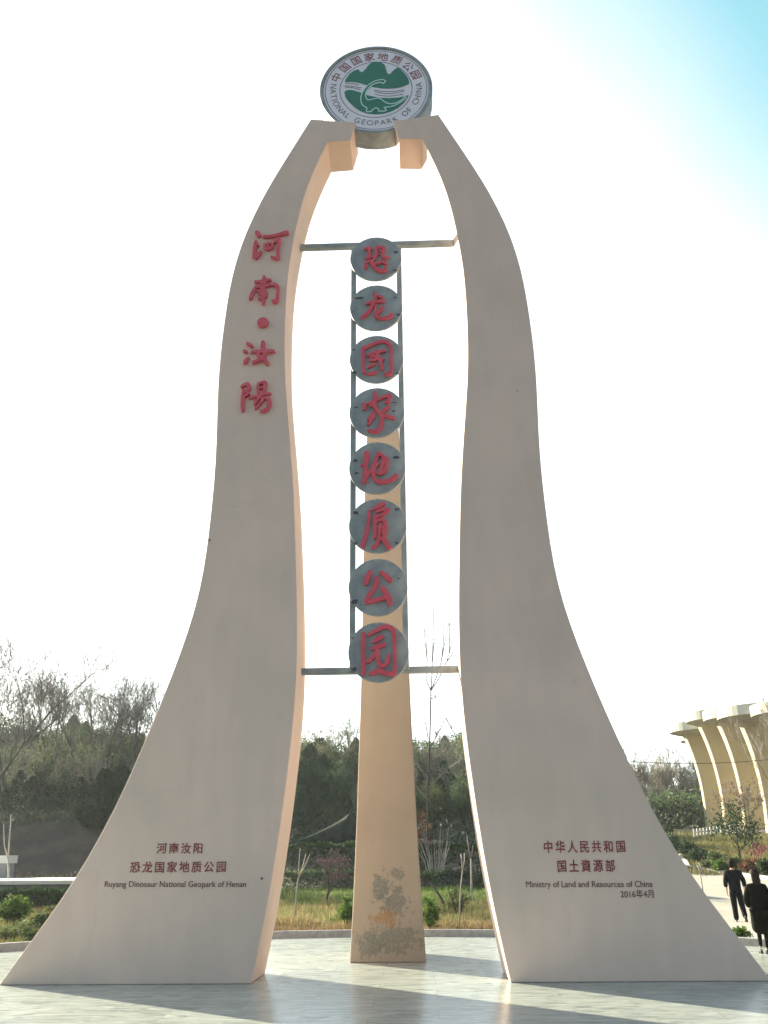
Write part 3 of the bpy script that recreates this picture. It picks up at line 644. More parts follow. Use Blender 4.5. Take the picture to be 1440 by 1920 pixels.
def conifer(name, label, loc, h, w, m, n=1500, leaf=.2, seed=1, group=None, cat='tree', taper=.75):
    rnd = random.Random(seed); root = thing(name, label, cat, loc, group); g = Geo(); pts = []
    lobes = [(rnd.uniform(0, 6.28), rnd.uniform(.05, .95), rnd.uniform(.15, .4)) for _ in range(22)]
    while len(pts) < n:
        t = rnd.random()**.85; prof = (1-t**1.6)**taper*min(1, .35+t*3.2)
        a = rnd.uniform(0, 6.28); bulge = 1
        for la, lt, lw in lobes:
            da = abs((a-la+math.pi) % (2*math.pi)-math.pi)
            if da < .5 and abs(t-lt) < .08: bulge = 1.28
        r = w*.5*prof*bulge*(rnd.random()**.35)
        pts.append(Vector((r*math.cos(a), r*math.sin(a), h*(.05+.95*t))))
    for p in pts:
        out = Vector((p.x, p.y, 0)); d = (out.normalized()*rnd.uniform(.2, .9)+Vector((rnd.gauss(0, .25), rnd.gauss(0, .25), rnd.uniform(.3, 1.2)))).normalized() if out.length > 1e-3 else Vector((0, 0, 1))
        s = d.cross(Vector((rnd.gauss(0, 1), rnd.gauss(0, 1), rnd.gauss(0, 1)))).normalized(); L = leaf*rnd.uniform(.6, 1.4); wd_ = L*.42
        g.add([tuple(p-s*wd_*.5), tuple(p+d*L*.6-s*wd_*.4), tuple(p+d*L), tuple(p+d*L*.5+s*wd_*.6)], [(0, 1, 2, 3)])
    g.build('crown', m, root)
    s = Geo(); s.tube([(0, 0, -.3), (.02*h*.2, 0, h*.4), (0, 0, h*.9)], [.03*h*.5+.03, .02*h*.4+.02, .01], 6); s.build('trunk', MBARK, root)
    return root
def branch_tree(name, label, loc, h, seed=1, spread=.5, group=None, depth=5, trunk_r=None, buds=0, bud_m=None, bud=.06, mb=None, mt=None, first=.3, nbr=(3, 5), cat='tree', lean=(0, 0), extra=None, up=.45, twig_min=.006):
    """a leafless tree: trunk and limbs, then a mesh of twigs and buds"""
    rnd = random.Random(seed); root = thing(name, label, cat, loc, group); T = Geo(); B = Geo(); tips = []
    trunk_r = trunk_r or h*.014
    def grow(p, d, L, r, lv):
        k = 4; pts = [p]; q = p; dd = d.copy()
        for _ in range(k):
            dd = (dd+Vector((rnd.gauss(0, .09), rnd.gauss(0, .09), rnd.gauss(0, .05)+.04*up))).normalized(); q = q+dd*(L/k); pts.append(q)
        r2 = max(r*.55, twig_min*.7)
        (T if lv <= 1 else B).tube(pts, [r+(r2-r)*i/k for i in range(k+1)], 6 if lv <= 1 else (4 if lv == 2 else 3), cap=lv <= 1)
        if lv >= depth: tips.extend(pts[1:]); return
        m = rnd.randint(*nbr)
        for i in range(m):
            t = rnd.uniform(.35 if lv else first, 1.0); x = t*k; i0 = min(int(x), k-1); bp = pts[i0].lerp(pts[i0+1], x-i0)
            ax = Vector((rnd.gauss(0, 1), rnd.gauss(0, 1), rnd.gauss(0, .3))); ax = (ax-dd*ax.dot(dd)).normalized()
            nd = (dd*(1-spread*rnd.uniform(.5, 1.1))+ax*spread*rnd.uniform(.7, 1.2)+Vector((0, 0, up*rnd.uniform(.2, .8)))).normalized()
            grow(bp, nd, L*rnd.uniform(.5, .78), max(r*(1-.45*t)*rnd.uniform(.45, .65), twig_min), lv+1)
        grow(q, (dd+Vector((rnd.gauss(0, .15), rnd.gauss(0, .15), .1))).normalized(), L*rnd.uniform(.55, .75), r2, lv+1)
    grow(Vector((0, 0, -.1)), Vector((lean[0], lean[1], 1)).normalized(), h*.42, trunk_r, 0)
    T.build('trunk', mb or MBARK, root, smooth=True)
    if buds:
        g = Geo(); leaf_quads(g, [p+Vector((rnd.gauss(0, .06), rnd.gauss(0, .06), rnd.gauss(0, .06))) for p in rnd.choices(tips, k=buds)], bud, rnd); B.add(g.v, g.f, 1)
    B.build('crown', [mt or MTWIG, bud_m or MBUD], root)
    return root
def leafy_tree(name, label, loc, h, w, m, seed=1, n=1400, leaf=.25, group=None, ncl=40):
    rnd = random.Random(seed); root = thing(name, label, 'tree', loc, group); g = Geo()
    leaf_quads(g, clump_points(rnd, n, (0, 0, h*.6), (w*.42, w*.42, h*.38), ncl, w*.085), leaf, rnd, 0, .2); g.build('crown', m, root)
    s = Geo(); s.tube([(0, 0, -.3), (rnd.uniform(-.1, .1)*w, 0, h*.35), (rnd.uniform(-.1, .1)*w, 0, h*.8)], [h*.02, h*.014, .02], 6)
    for _ in range(6):
        a = rnd.uniform(0, 6.28); z0 = h*rnd.uniform(.2, .5); s.tube([(0, 0, z0), (w*.2*math.cos(a), w*.2*math.sin(a), z0+h*.15), (w*.38*math.cos(a), w*.38*math.sin(a), z0+h*.3)], [h*.009, h*.006, .01], 5)
    s.build('trunk', MBARK, root); return root

# ---- the hillside wood (prototypes are the first trees themselves)
GW = 'trees of the dark wood covering the hillside'
LAB_C = 'dark pointed evergreen in the dense wood covering the hillside'
LAB_B = 'dull green bushy tree in the dense wood covering the hillside'
protoC = [conifer('conifer_tree', LAB_C, (0, 0, 0), 6.0, 2.3+.4*i, MCONF, 3200, .24, 30+i, GW) for i in range(3)]
protoB = [leafy_tree('hillside_tree', LAB_B, (0, 0, 0), 6.0, 4.4, [MDARK, MOLIV, MDARK][i], 40+i, 3400, .23, GW, 60) for i in range(3)]
used = set()
def wood(px0, px1, ys, hs, mix, n, seed):
    rnd = random.Random(seed)
    for _ in range(n):
        y = rnd.uniform(*ys); px = rnd.uniform(px0, px1); d = ray(px, 1600); x = CAM.x+d.x*((y-CAM.y)/d.y)
        z = ground_z(x, y)-.15; h = rnd.uniform(*hs)/6.0
        i = rnd.randrange(3); P = protoC if rnd.random() < mix else protoB; k = (P is protoC, i)
        if k not in used:
            used.add(k); P[i].location = (x, y, z); P[i].scale = (h,)*3; P[i].rotation_euler = (0, 0, rnd.uniform(0, 6))
        else: dup(P[i], (x, y, z), rnd.uniform(0, 6), (h*rnd.uniform(.85, 1.2), h*rnd.uniform(.85, 1.2), h))
wood(-60, 330, (49, 55), (2.8, 4.2), .15, 12, 1)
wood(-60, 340, (53, 64), (3.5, 5.2), .2, 24, 2)
wood(-80, 360, (64, 84), (4.2, 6.2), .25, 34, 3)
wood(530, 900, (41, 52), (2.8, 4.2), .4, 18, 4)
wood(520, 910, (52, 66), (4.0, 5.8), .25, 22, 5)
wood(520, 910, (66, 88), (4.6, 6.8), .12, 28, 6)

# thin pale-stemmed bare trees standing among the evergreens
GT = 'thin bare trees among the hillside wood'; PT_ = []
def thin_tree(px, Y, h, k):
    q = at(px, 1500, Y); loc = (q.x, Y, ground_z(q.x, Y)-.1)
    if k < 3: PT_.append(branch_tree('thin_tree', 'thin pale-stemmed bare tree among the evergreens of the hillside wood', loc, 6.0, 160+k, spread=.32, group=GT, depth=3, nbr=(4, 6), buds=500, bud=.12, bud_m=MBUD, mb=MPALEB, twig_min=.016, trunk_r=.06, first=.3)); PT_[k].scale = (h/6,)*3
    else: dup(PT_[k % 3], loc, k*1.7, h/6)
for k in range(44):
    r_ = random.Random(900+k); left = k % 2
    thin_tree(r_.uniform(-40, 300) if left else r_.uniform(540, 890), r_.uniform(45, 66), r_.uniform(3.6, 6.0), k)

# low scrub between the trunks of the wood: nobody could count it
def scrub(name, boxes, m, seed, leaf):
    rnd = random.Random(seed); g = Geo()
    for px0, px1, y0, y1, hh, n in boxes:
        for _ in range(n):
            y = rnd.uniform(y0, y1); px = rnd.uniform(px0, px1); d = ray(px, 1600); x = CAM.x+d.x*((y-CAM.y)/d.y); z = ground_z(x, y)
            leaf_quads(g, [Vector((x+rnd.gauss(0, .5), y+rnd.gauss(0, .5), z+abs(rnd.gauss(0, hh*.5)))) for _ in range(10)], leaf, rnd, 0, .8)
    return kind(g.build(name, m), 'stuff')
scrub('undergrowth', [(-80, 360, 36.8, 42, .3, 420), (-80, 360, 42, 55, .6, 420), (-80, 360, 50, 85, 1.6, 620), (520, 910, 34, 50, 1.0, 460), (520, 910, 50, 88, 1.6, 520), (1150, 1345, 60, 110, 1.6, 300)], leafmat('undergrowth_leaves', (.03, .05, .035), (.07, .09, .055), .15), 11, .3)
scrub('dry_scrub', [(-60, 230, 26, 39, .35, 420)], leafmat('dry_scrub_twigs', (.06, .042, .033), (.12, .085, .06), .1), 12, .1)

# dark clipped conifers on the terrace at the left
CL = [(40, 1432, 1520, 50), (63, 1452, 1528, 34), (88, 1430, 1508, 34), (6, 1440, 1512, 36), (140, 1436, 1518, 34), (163, 1476, 1556, 36), (186, 1446, 1562, 46), (216, 1440, 1566, 50), (120, 1428, 1478, 22)]
DESC = ['wide dark columnar conifer on the left terrace, second from the picture edge', 'short dark conifer overlapping the wide one on the left terrace', 'dark columnar conifer left of the bare earth gap on the terrace', 'dark conifer cut by the left picture edge on the terrace', 'dark columnar conifer right of the bare earth gap on the terrace',
        'lowest small conifer at the top of the brown bank', 'tall dark conifer reaching down the brown bank beside the left leg', 'broad dark conifer half hidden by the edge of the left leg', 'small dark conifer far back behind the bare earth gap']
for k, (px, top, base, wpx) in enumerate(CL):
    p = hit(px, base); q = at(px, top, p.y); dep = (p-CAM).dot(fw)
    conifer('columnar_conifer', DESC[k], p, q.z-p.z, wpx*dep/F_PX*1.05, MCOL, 2600, .2, 60+k, 'dark conifers on the left terrace', taper=.45)

# rows of small dark spires on the slope above the terrace
SP_ = []
for k in range(20):
    r_ = random.Random(700+k); px = -10+k*16+r_.uniform(-6, 6); Y = 42+(k % 3)*3.2+r_.uniform(-1, 1); q = at(px, 1500, Y); loc = (q.x, Y, ground_z(q.x, Y)-.1); h = r_.uniform(1.7, 2.9)
    if k < 2: SP_.append(conifer('small_cypress', 'small dark pointed cypress in the rows on the slope above the brown bank', loc, 2.4, .95+.15*k, MCOL, 1400, .16, 170+k, 'small cypresses above the brown bank', taper=.7)); SP_[k].scale = (h/2.4,)*3
    else: dup(SP_[k % 2], loc, k*1.3, h/2.4)

# bare trees against the sky
def bare_at(px, base, top, Y, seed, label, group=None, **k):
    q = at(px, base, Y); t = at(px, top, Y); z = ground_z(q.x, Y)
    return branch_tree('bare_tree', label, (q.x, Y, z), t.z-z, seed, group=group, **k)
GB_ = 'bare trees on the skyline'
bare_at(-8, 1330, 1150, 44, 3, 'large bare tree with long rising limbs at the left picture edge', depth=5, spread=.62, trunk_r=.16, nbr=(3, 4), lean=(.25, 0), first=.25, buds=500, bud=.07, twig_min=.012)
bare_at(40, 1330, 1200, 46, 5, 'thin bare tree with a swollen ivy-dark trunk beside the large bare one', depth=5, spread=.5, trunk_r=.13, nbr=(2, 4), buds=400, bud=.07, twig_min=.012)
pts_ = [(95, 1262, 58), (118, 1250, 60), (148, 1247, 57), (170, 1272, 62), (205, 1258, 56), (232, 1260, 60), (255, 1256, 55), (275, 1262, 58), (295, 1266, 61), (185, 1268, 66), (75, 1280, 63)]
for k, (px, top, Y) in enumerate(pts_):
    bare_at(px, 1400, top, Y, 10+k, 'slender bare tree with thin buds rising above the wood on the left skyline', GB_, depth=4, spread=.5, nbr=(3, 5), buds=260 if k % 3 else 700, bud=.08 if k % 3 else .12, bud_m=MBUD, twig_min=.011, first=.35)
for k, (px, top, Y) in enumerate([(600, 1362, 60), (632, 1348, 56), (655, 1338, 58), (582, 1372, 64), (672, 1350, 62)]):
    bare_at(px, 1450, top, Y, 40+k, 'pale green budding tree above the wood just left of the pillar', 'budding trees left of the pillar', depth=4, spread=.55, nbr=(3, 5), buds=1500, bud=.13, bud_m=MBUD, twig_min=.012, first=.3)
for k, (px, top, Y) in enumerate([(785, 1372, 58), (812, 1385, 62), (835, 1368, 57), (855, 1375, 60), (800, 1395, 66), (870, 1380, 62)]):
    bare_at(px, 1450, top, Y, 50+k, 'thin grey budding tree above the wood between pillar and right leg', 'budding trees right of the pillar', depth=4, spread=.55, nbr=(3, 5), buds=900, bud=.1, bud_m=MBUD, twig_min=.012, first=.3)
for k in range(20):
    rnd = random.Random(200+k); px = 1168+k*8.6; top = rnd.uniform(1408, 1440)
    if k < 5:
        pr_ = bare_at(px, 1560, top, 98+rnd.uniform(-8, 8), 70+k, 'leafless thin tree of the far row between right leg and museum', 'far row of bare trees', depth=4, spread=.4, nbr=(3, 5), buds=700, bud=.16, bud_m=MBUD, twig_min=.02, first=.3)
        FR = FR+[pr_] if k else [pr_]
    else:
        Y = 98+rnd.uniform(-10, 12); q = at(px, 1560, Y); dup(FR[k % 5], (q.x, Y, ground_z(q.x, Y)), rnd.uniform(0, 6), rnd.uniform(.85, 1.1))
for k in range(13):
    rnd = random.Random(300+k); px = 1165+k*13; Y = 78+rnd.uniform(-8, 6); q = at(px, 1560, Y); z = ground_z(q.x, Y); h = (at(px, rnd.uniform(1488, 1512), Y).z-z)
    if k < 2: r_ = leafy_tree('dense_bush', 'dense dark bush in the far mass under the bare row beside the museum', (q.x, Y, z-.3), h, 4.6, MDARK, 90+k, 1300, .4, 'far dark bushes beside the museum'); PB_ = [r_] if k == 0 else PB_+[r_]; HB_ = [h] if k == 0 else HB_+[h]
    else: dup(PB_[k % 2], (q.x, Y, z-.3), rnd.uniform(0, 6), h/HB_[k % 2])

# tall slender tree between pillar and right leg
p = hit(788, 1650); t = at(785, 1375, p.y+1)
branch_tree('slender_tree', 'shorter crooked bare tree against the right edge of the pillar', p+Vector((0, 1, 0)), t.z-p.z, 12, spread=.5, depth=4, trunk_r=.08, nbr=(2, 4), first=.4, twig_min=.008)

# saplings, blossom, bamboo, posts in the planting behind the kerb
def sapling(px, base, joints, tips, label, rpx=2.2, name='sapling', m=None, mt_=None):
    p = hit(px, base); Y = p.y; root = thing(name, label, 'sapling', p); dep = (p-CAM).dot(fw); k = dep/F_PX
    loc = lambda a, b: at(a, b, Y)-p
    T = Geo(); js = [Vector((0, 0, -.05))]+[loc(*j) for j in joints]; T.tube(js, [rpx*k*(1-.4*i/len(js)) for i in range(len(js))], 7); T.build('trunk', m or MPALEB, root, smooth=True)
    for tp in tips:
        B = Geo(); q = [js[-1]]+[loc(*j)+Vector((0, random.uniform(-.2, .2), 0)) for j in tp]; B.tube(q, [rpx*k*.6*(1-.5*i/len(q)) for i in range(len(q))], 6); B.build('branch', mt_ or MPALEB, root, smooth=True)
    return root
sapling(553, 1728, [(555, 1690), (557, 1660), (560, 1645)], [[(561, 1618), (564, 1590)], [(572, 1622), (582, 1602)], [(566, 1630), (574, 1600)]], 'pale forked sapling in dry grass beside the left leg', 1.7)
sapling(861, 1745, [(862, 1700), (864, 1660), (867, 1632)], [[(865, 1612), (864, 1601)], [(870, 1615), (870.5, 1600)]], 'white forked sapling in dry grass near the right leg', 1.6)
sapling(883, 1705, [(884, 1660), (883, 1610)], [[(886, 1595), (886, 1585)], [(880, 1600), (876, 1565)]], 'grey sapling close to the lit edge of the right leg', 2.2, mt_=MTWIG)
sapling(15, 1690, [(16, 1640), (15, 1610)], [[(11, 1585), (9, 1545)], [(17, 1570), (17, 1535), (20, 1528)]], 'pale two-stemmed sapling in front of the brown bank at far left', 2.6)
sapling(1324, 1707, [(1318, 1672), (1313, 1640)], [[(1312, 1632), (1310, 1622)], [(1314, 1630), (1312, 1618)]], 'thin curved sapling at the road edge right of the right leg', 1.7, mt_=MTWIG)
sapling(842, 1708, [(825, 1680), (806, 1655)], [[(796, 1646), (790, 1638)]], 'brown wooden prop leaning towards the pillar', 2.4, 'wooden_prop', MBARK, MBARK)['category'] = 'prop'
p = hit(611, 1700); dep = (p-CAM).dot(fw)
branch_tree('blossom_tree', 'small tree with sparse pink blossom in the grass left of the pillar', p, 104*dep/F_PX, 8, spread=.55, depth=4, trunk_r=.055, nbr=(3, 4), first=.55, buds=230, bud=.1, bud_m=MPINK, twig_min=.008)
st_ = sapling(800, 1650, [(801, 1560), (803, 1460), (806, 1380), (808, 1295)], [[(810, 1262), (811, 1220), (813, 1150), (812, 1128)], [(818, 1270), (828, 1238), (836, 1195), (842, 1168)], [(822, 1275), (838, 1240), (848, 1205), (850, 1190)], [(800, 1278), (801, 1235), (799, 1160)]], 'tall thin bare young tree rising above the lower cross rod between pillar and right leg', 2.1, 'slender_tree', MBARK, MTWIG)
st_['category'] = 'tree'
rnd = random.Random(8); g = Geo(); p = Vector(st_.location); lc = lambda a, b: at(a, b, p.y)-p
for (x0, y0), (x1, y1) in [((805, 1405), (836, 1346)), ((836, 1346), (858, 1384)), ((806, 1400), (820, 1372)), ((805, 1430), (850, 1395)), ((804, 1440), (862, 1452)), ((803, 1385), (797, 1318)), ((804, 1460), (778, 1425)), ((803, 1478), (842, 1440)), ((842, 1440), (868, 1420)), ((802, 1500), (776, 1470)), ((811, 1240), (816, 1180)), ((828, 1238), (832, 1170)), ((842, 1225), (843, 1150)), ((808, 1310), (826, 1306)), ((801, 1240), (795, 1150)), ((838, 1240), (852, 1215))]:
    a_, b_ = lc(x0, y0), lc(x1, y1)+Vector((0, rnd.uniform(-.5, .5), 0)); m_ = a_.lerp(b_, .5)+Vector((rnd.gauss(0, .05), 0, rnd.gauss(0, .06)))
    g.tube([a_, m_, b_], [.032, .024, .013], 4)
    for _ in range(4):
        t_ = rnd.uniform(.3, 1); q_ = a_.lerp(b_, t_); g.tube([q_, q_+Vector((rnd.gauss(0, .18), rnd.gauss(0, .15), rnd.uniform(.1, .5)))], [.018, .010], 3)
lq = [v_ for v_ in g.v]; leaf_quads(g, [Vector(rnd.choice(lq)) for _ in range(90)], .07, rnd, 1)
g.build('crown', [MTWIG, MBUD], st_)
rnd = random.Random(5); p = hit(818, 1662); root = thing('cane_clump', 'clump of thin pale canes right of the pillar', 'plant', p)
for k in range(22):
    g = Geo(); a = rnd.uniform(-1, 1); b = rnd.uniform(-.5, .5); h = rnd.uniform(1.6, 2.7); g.tube([(a*.25, b*.3, 0), (a*.5, b*.4, h*.5), (a*(.7+.4*rnd.random()), b*.6, h)], [.014, .012, .006], 4); g.build('cane', MPALEB, root)
p = hit(792, 1640); shrub('russet_shrub', 'tall russet-leaved shrub against the right edge of the pillar', 'shrub', p, 1.3, 3.0, MRUST, 700, .12, 21)

# rounded bushes
def bush_at(px, base, top, wpx, label, seed, m=MBUSH, n=1500, leaf=.075, name='round_bush', **k):
    p = hit(px, base); dep = (p-CAM).dot(fw); t = at(px, top, p.y); return shrub(name, label, 'bush', p, wpx*dep/F_PX, t.z-p.z, m, n, leaf, seed, **k)
bush_at(650, 1744, 1684, 42, 'glossy green round bush against the left side of the pillar', 1)
bush_at(806, 1744, 1680, 44, 'glossy green round bush against the right side of the pillar', 2)
bush_at(860, 1722, 1655, 58, 'twiggy many-stemmed shrub with small yellow-green leaves near the right leg', 3, MOLIV, 900, .07, 'twiggy_shrub', stems=16, ncl=40)
bush_at(18, 1738, 1676, 66, 'bright green leafy bush at the left picture edge', 4, n=2200, leaf=.1)
for k, (px, b, t, w) in enumerate([(40, 1768, 1725, 50), (75, 1752, 1712, 44), (12, 1772, 1738, 46), (62, 1776, 1744, 40), (95, 1722, 1700, 30)]):
    bush_at(px, b, t, w, ['low olive shrub in the middle of the bed left of the left leg', 'low shrub nearest the edge of the left leg', 'low shrub at the kerb by the left picture edge', 'small shrub at the kerb beside the left leg', 'small far shrub below the pale ledge'][k], 10+k, MOLIV if k % 2 == 0 else MHEDGE, 700, .08, 'low_shrub')
bush_at(1390, 1764, 1742, 40, 'tuft of bright green grass behind the short kerb near the walkers', 31, MBUSH, 700, .09, 'grass_tuft', stems=1)['category'] = 'grass tuft'

# clipped hedge bands between grass and wood
def hedge(name, label, y, px0, px1, h, d, m, seed, n):
    rnd = random.Random(seed); a, b = at(px0, 1640, y), at(px1, 1640, y); g = Geo(); pts = []
    for _ in range(n):
        t = rnd.random(); x = a.x+(b.x-a.x)*t; z0 = ground_z(x, y); v = rnd.random(); face = rnd.random()
        bump = .16*noise.noise(Vector((x*1.3, seed, 0)))
        yy = y+(d*rnd.random() if face < .5 else rnd.uniform(-.1, .15)); zz = z0+(h+bump-abs(rnd.gauss(0, .1)) if face < .5 else (h+bump)*v)
        pts.append(Vector((x, yy, zz)))
    leaf_quads(g, pts, .15, rnd, 0, .3); core = Geo()
    o = tag(g.build(name, m), label, 'hedge'); return o
hedge('hedge', 'dark hedge with a pale top below the dinosaur statue, left of the pillar', 31, 500, 700, 1.55, 1.4, MHEDGE, 3, 3800)
hedge('hedge', 'dark hedge with a grey-green top between pillar and right leg', 30.5, 775, 935, 1.5, 1.4, MHEDGE, 4, 3200)
hedge('low_hedge', 'low shaded hedge at the back of the green grass left of the pillar', 28.4, 500, 700, .75, .8, MDARK, 5, 2600)
hedge('low_hedge', 'low shaded hedge at the back of the dry grass right of the pillar', 28.2, 775, 940, .7, .8, MDARK, 6, 2200)

hedge('wall_plants', 'dark straggling plants along the foot of the low retaining wall at left', 17.2, -40, 150, .62, .5, MHEDGE, 8, 2600)
# grasses
def grass(name, boxes, mats, seed):
    rnd = random.Random(seed); g = Geo()
    for px0, px1, y0, y1, h, n, m in boxes:
        for _ in range(n):
            y = rnd.uniform(y0, y1); px = rnd.uniform(px0, px1); d = ray(px, 1640); x = CAM.x+d.x*((y-CAM.y)/d.y)
            if math.hypot(x-PC[0], y-PC[1]) < PC[2]+.2: continue
            k = .5+.9*max(0, noise.noise(Vector((x*.8, y*.8, seed)))+.45); z = ground_z(x, y)-.03; hh = h*k*rnd.uniform(.5, 1.3); w = rnd.uniform(.012, .03)
            a = rnd.uniform(0, 6.28); ux, uy = math.cos(a)*w, math.sin(a)*w; lx, ly = rnd.gauss(0, .45)*hh, rnd.gauss(0, .45)*hh
            g.add([(x-ux, y-uy, z), (x+ux, y+uy, z), (x+lx, y+ly, z+hh)], [(0, 1, 2)], m)
    return kind(g.build(name, mats), 'stuff')
MDRY = leafmat('dry_grass_blades', (.24, .19, .09), (.36, .30, .155), .3, 0, 1.5)
MDRY2 = leafmat('withered_grass_blades', (.15, .10, .055), (.25, .18, .09), .3, 0, 1.5)
MGRS = leafmat('green_grass_blades', (.07, .14, .03), (.14, .22, .06), .35, 0, 1.5)
grass('dry_grass', [(490, 960, 9, 12.5, .22, 9000, 1), (490, 960, 10.5, 20, .25, 20000, 0), (490, 960, 12, 21, .24, 8000, 2), (-20, 180, 5.5, 22, .25, 9000, 1), (-20, 180, 6, 24, .25, 6000, 2)], [MDRY, MDRY2, MGRS], 21)
grass('green_grass', [(480, 960, 18.5, 28.5, .22, 15000, 2), (480, 960, 18, 26, .25, 3000, 0)], [MDRY, MDRY2, MGRS], 22)

# ================================================================= MUSEUM AND THE BANK IN FRONT OF IT
MBLD = mat('museum_concrete', (.40, .35, .235), (.47, .41, .28), rough=.85, scale=.5, detail=8, bump=.2, bscale=8)
MSLAB = mat('museum_slab', (.46, .45, .39), (.52, .51, .44), rough=.8, scale=.8)
museum = thing('museum', 'sand-coloured museum of flared trumpet-shaped columns with overlapping round roof slabs', 'building', (0, 0, 0))
def trumpet(pxl, ybase, pxtip, ytop, D, R0, flare):
    """pxl: left edge at the foot; pxtip/ytop: left tip and height of the roof slab; D: distance; flare: metres gained at the top"""
    Y = CAM.y+D; b = at(pxl, ybase, Y); zt = at(pxtip, ytop, Y).z; tip = at(pxtip, ytop, Y).x
    cx = b.x+R0; zb = ground_z(cx, Y)-.6; RT = cx-tip; v = []; lv = 22; H = zt-zb
    def section(a, d, rad, z):
        out = []
        for qx, qy, a0 in ((1, 1, 0), (-1, 1, 90), (-1, -1, 180), (1, -1, 270)):
            for k in range(6):
                t = R(a0+18*k); out.append((cx+qx*(a-rad)+rad*math.cos(t), Y+qy*(d-rad)+rad*math.sin(t), z))
        return out
    n = 24
    for i in range(lv+1):
        t = i/lv; v += section(R0+flare*t**2.2-1.05*t*D/84, .34+.2*t**2, .13+.05*t, zb+H*t*.99)
    f = [(i*n+k, i*n+(k+1) % n, (i+1)*n+(k+1) % n, (i+1)*n+k) for i in range(lv) for k in range(n)]
    c = new_mesh('column', v, f, MBLD, museum, smooth=False)
    for p_ in c.data.polygons: p_.use_smooth = p_.index % n not in (5, 11, 17, 23)
    g = Geo(); n = 56; th_ = .72; rr = [RT*.62, RT*.9, RT, RT, RT*.98]; zz = [zt-.32, zt-.12, zt, zt+th_, zt+th_+.03]; vv = []
    for r, z in zip(rr, zz): vv += [(cx+r*math.cos(2*math.pi*k/n), Y+.72*r*math.sin(2*math.pi*k/n), z) for k in range(n)]
    ff = [(i*n+k, i*n+(k+1) % n, (i+1)*n+(k+1) % n, (i+1)*n+k) for i in range(4) for k in range(n)]+[tuple(range(4*n, 5*n)), tuple(range(n))[::-1]]
    g.add(vv, ff); g.build('roof_slab', MSLAB, c)
trumpet(1336, 1562, 1276, 1390, 92, 2.3, 1.9)
trumpet(1323, 1562, 1257, 1374, 84, 2.4, 1.95)
trumpet(1358, 1562, 1288, 1354, 79, 2.5, 2.0)
trumpet(1395, 1562, 1321, 1351, 74.5, 2.55, 1.85)
trumpet(1436, 1558, 1348, 1348, 70, 2.9, 1.7)
trumpet(1500, 1558, 1412, 1342, 66, 2.9, 1.7)

# small white railing along the top of the bank
rail_pts = [hit(1303, 1572), hit(1326, 1569), hit(1350, 1566), hit(1372, 1562), hit(1388, 1558)]
rl = thing('railing', 'low white railing along the grassy bank below the museum', 'railing', rail_pts[0])
g = Geo(); q = [p-rail_pts[0] for p in rail_pts]
g.tube([p+Vector((0, 0, .38)) for p in q], .045, 5); g.build('top_rail', MCOP, rl)
g = Geo(); g.tube([p+Vector((0, 0, .1)) for p in q], .07, 5); g.build('bottom_rail', MCOP, rl)
for i in range(16):
    t = i/15*(len(q)-1); k = min(int(t), len(q)-2); p = q[k].lerp(q[k+1], t-k); g = Geo(); g.tube([p+Vector((0, 0, -.1)), p+Vector((0, 0, .62))], [.075, .06], 5); g.build('post', MCOP, rl)
# planting on the bank
MBANK = leafmat('bank_grass_blades', (.16, .17, .06), (.28, .25, .11), .3, 0, 1)
def bank_plants(name, boxes, mats, seed):
    rnd = random.Random(seed); g = Geo()
    for px0, px1, py0, py1, h, n, m in boxes:
        for _ in range(n):
            p = hit(rnd.uniform(px0, px1), rnd.uniform(py0, py1))
            for _ in range(12):
                x, y = p.x+rnd.gauss(0, .3), p.y+rnd.gauss(0, .6); hh = h*rnd.uniform(.4, 1.2); w = .035; a = rnd.uniform(0, 6); z = ground_z(x, y)-.03
                g.add([(x-math.cos(a)*w, y-math.sin(a)*w, z), (x+math.cos(a)*w, y+math.sin(a)*w, z), (x+rnd.gauss(0, .3)*hh, y+rnd.gauss(0, .3)*hh, z+hh)], [(0, 1, 2)], m)
    return kind(g.build(name, mats), 'stuff')
bank_plants('bank_grass', [(1300, 1460, 1568, 1600, .3, 700, 0), (1290, 1470, 1598, 1640, .25, 220, 1), (1290, 1470, 1598, 1640, .3, 320, 0), (1290, 1470, 1608, 1642, .25, 260, 0), (1180, 1300, 1560, 1612, .3, 250, 0)], [MBANK, MRUST], 31)
BB = [(1262, 1612, 1560, 46, MDARK), (1292, 1608, 1572, 44, MHEDGE), (1250, 1590, 1545, 40, MHEDGE), (1310, 1618, 1590, 40, MDARK), (1340, 1622, 1598, 46, MOLIV), (1372, 1632, 1606, 44, MOLIV), (1352, 1638, 1612, 36, MBUSH), (1408, 1640, 1610, 44, MRUST), (1440, 1646, 1612, 44, MHEDGE), (1330, 1632, 1612, 34, MOLIV)]
BD = ['dark spreading shrub at the head of the road beside the right leg', 'layered evergreen shrub left of the white railing', 'grey-green shrub furthest up the path beside the right leg', 'dark low shrub at the bend of the road kerb', 'olive shrub on the bank above the man\'s left', 'olive shrub behind the walking man', 'bright green low shrub at the road kerb left of the man', 'russet shrub between the two walkers on the bank', 'dark evergreen shrub above the woman at the right edge', 'small olive shrub at the pale road kerb']
for k, (px, b, t, w, m) in enumerate(BB): bush_at(px, b, t, w, BD[k], 50+k, m, 900, .16, 'bank_shrub', ncl=30)
p = hit(1392, 1622); t = at(1392, 1500, p.y); h = t.z-p.z
leafy_tree('young_tree', 'young green tree with several thin trunks in front of the museum', p, h, 3.1, MHEDGE, 71, 1500, .17, ncl=34)
p = hit(1412, 1590); branch_tree('bare_young_tree', 'reddish bare young tree close to the museum columns', p, 4.2, 9, spread=.5, depth=4, trunk_r=.05, nbr=(3, 4), buds=500, bud=.14, bud_m=MRUST, twig_min=.012)
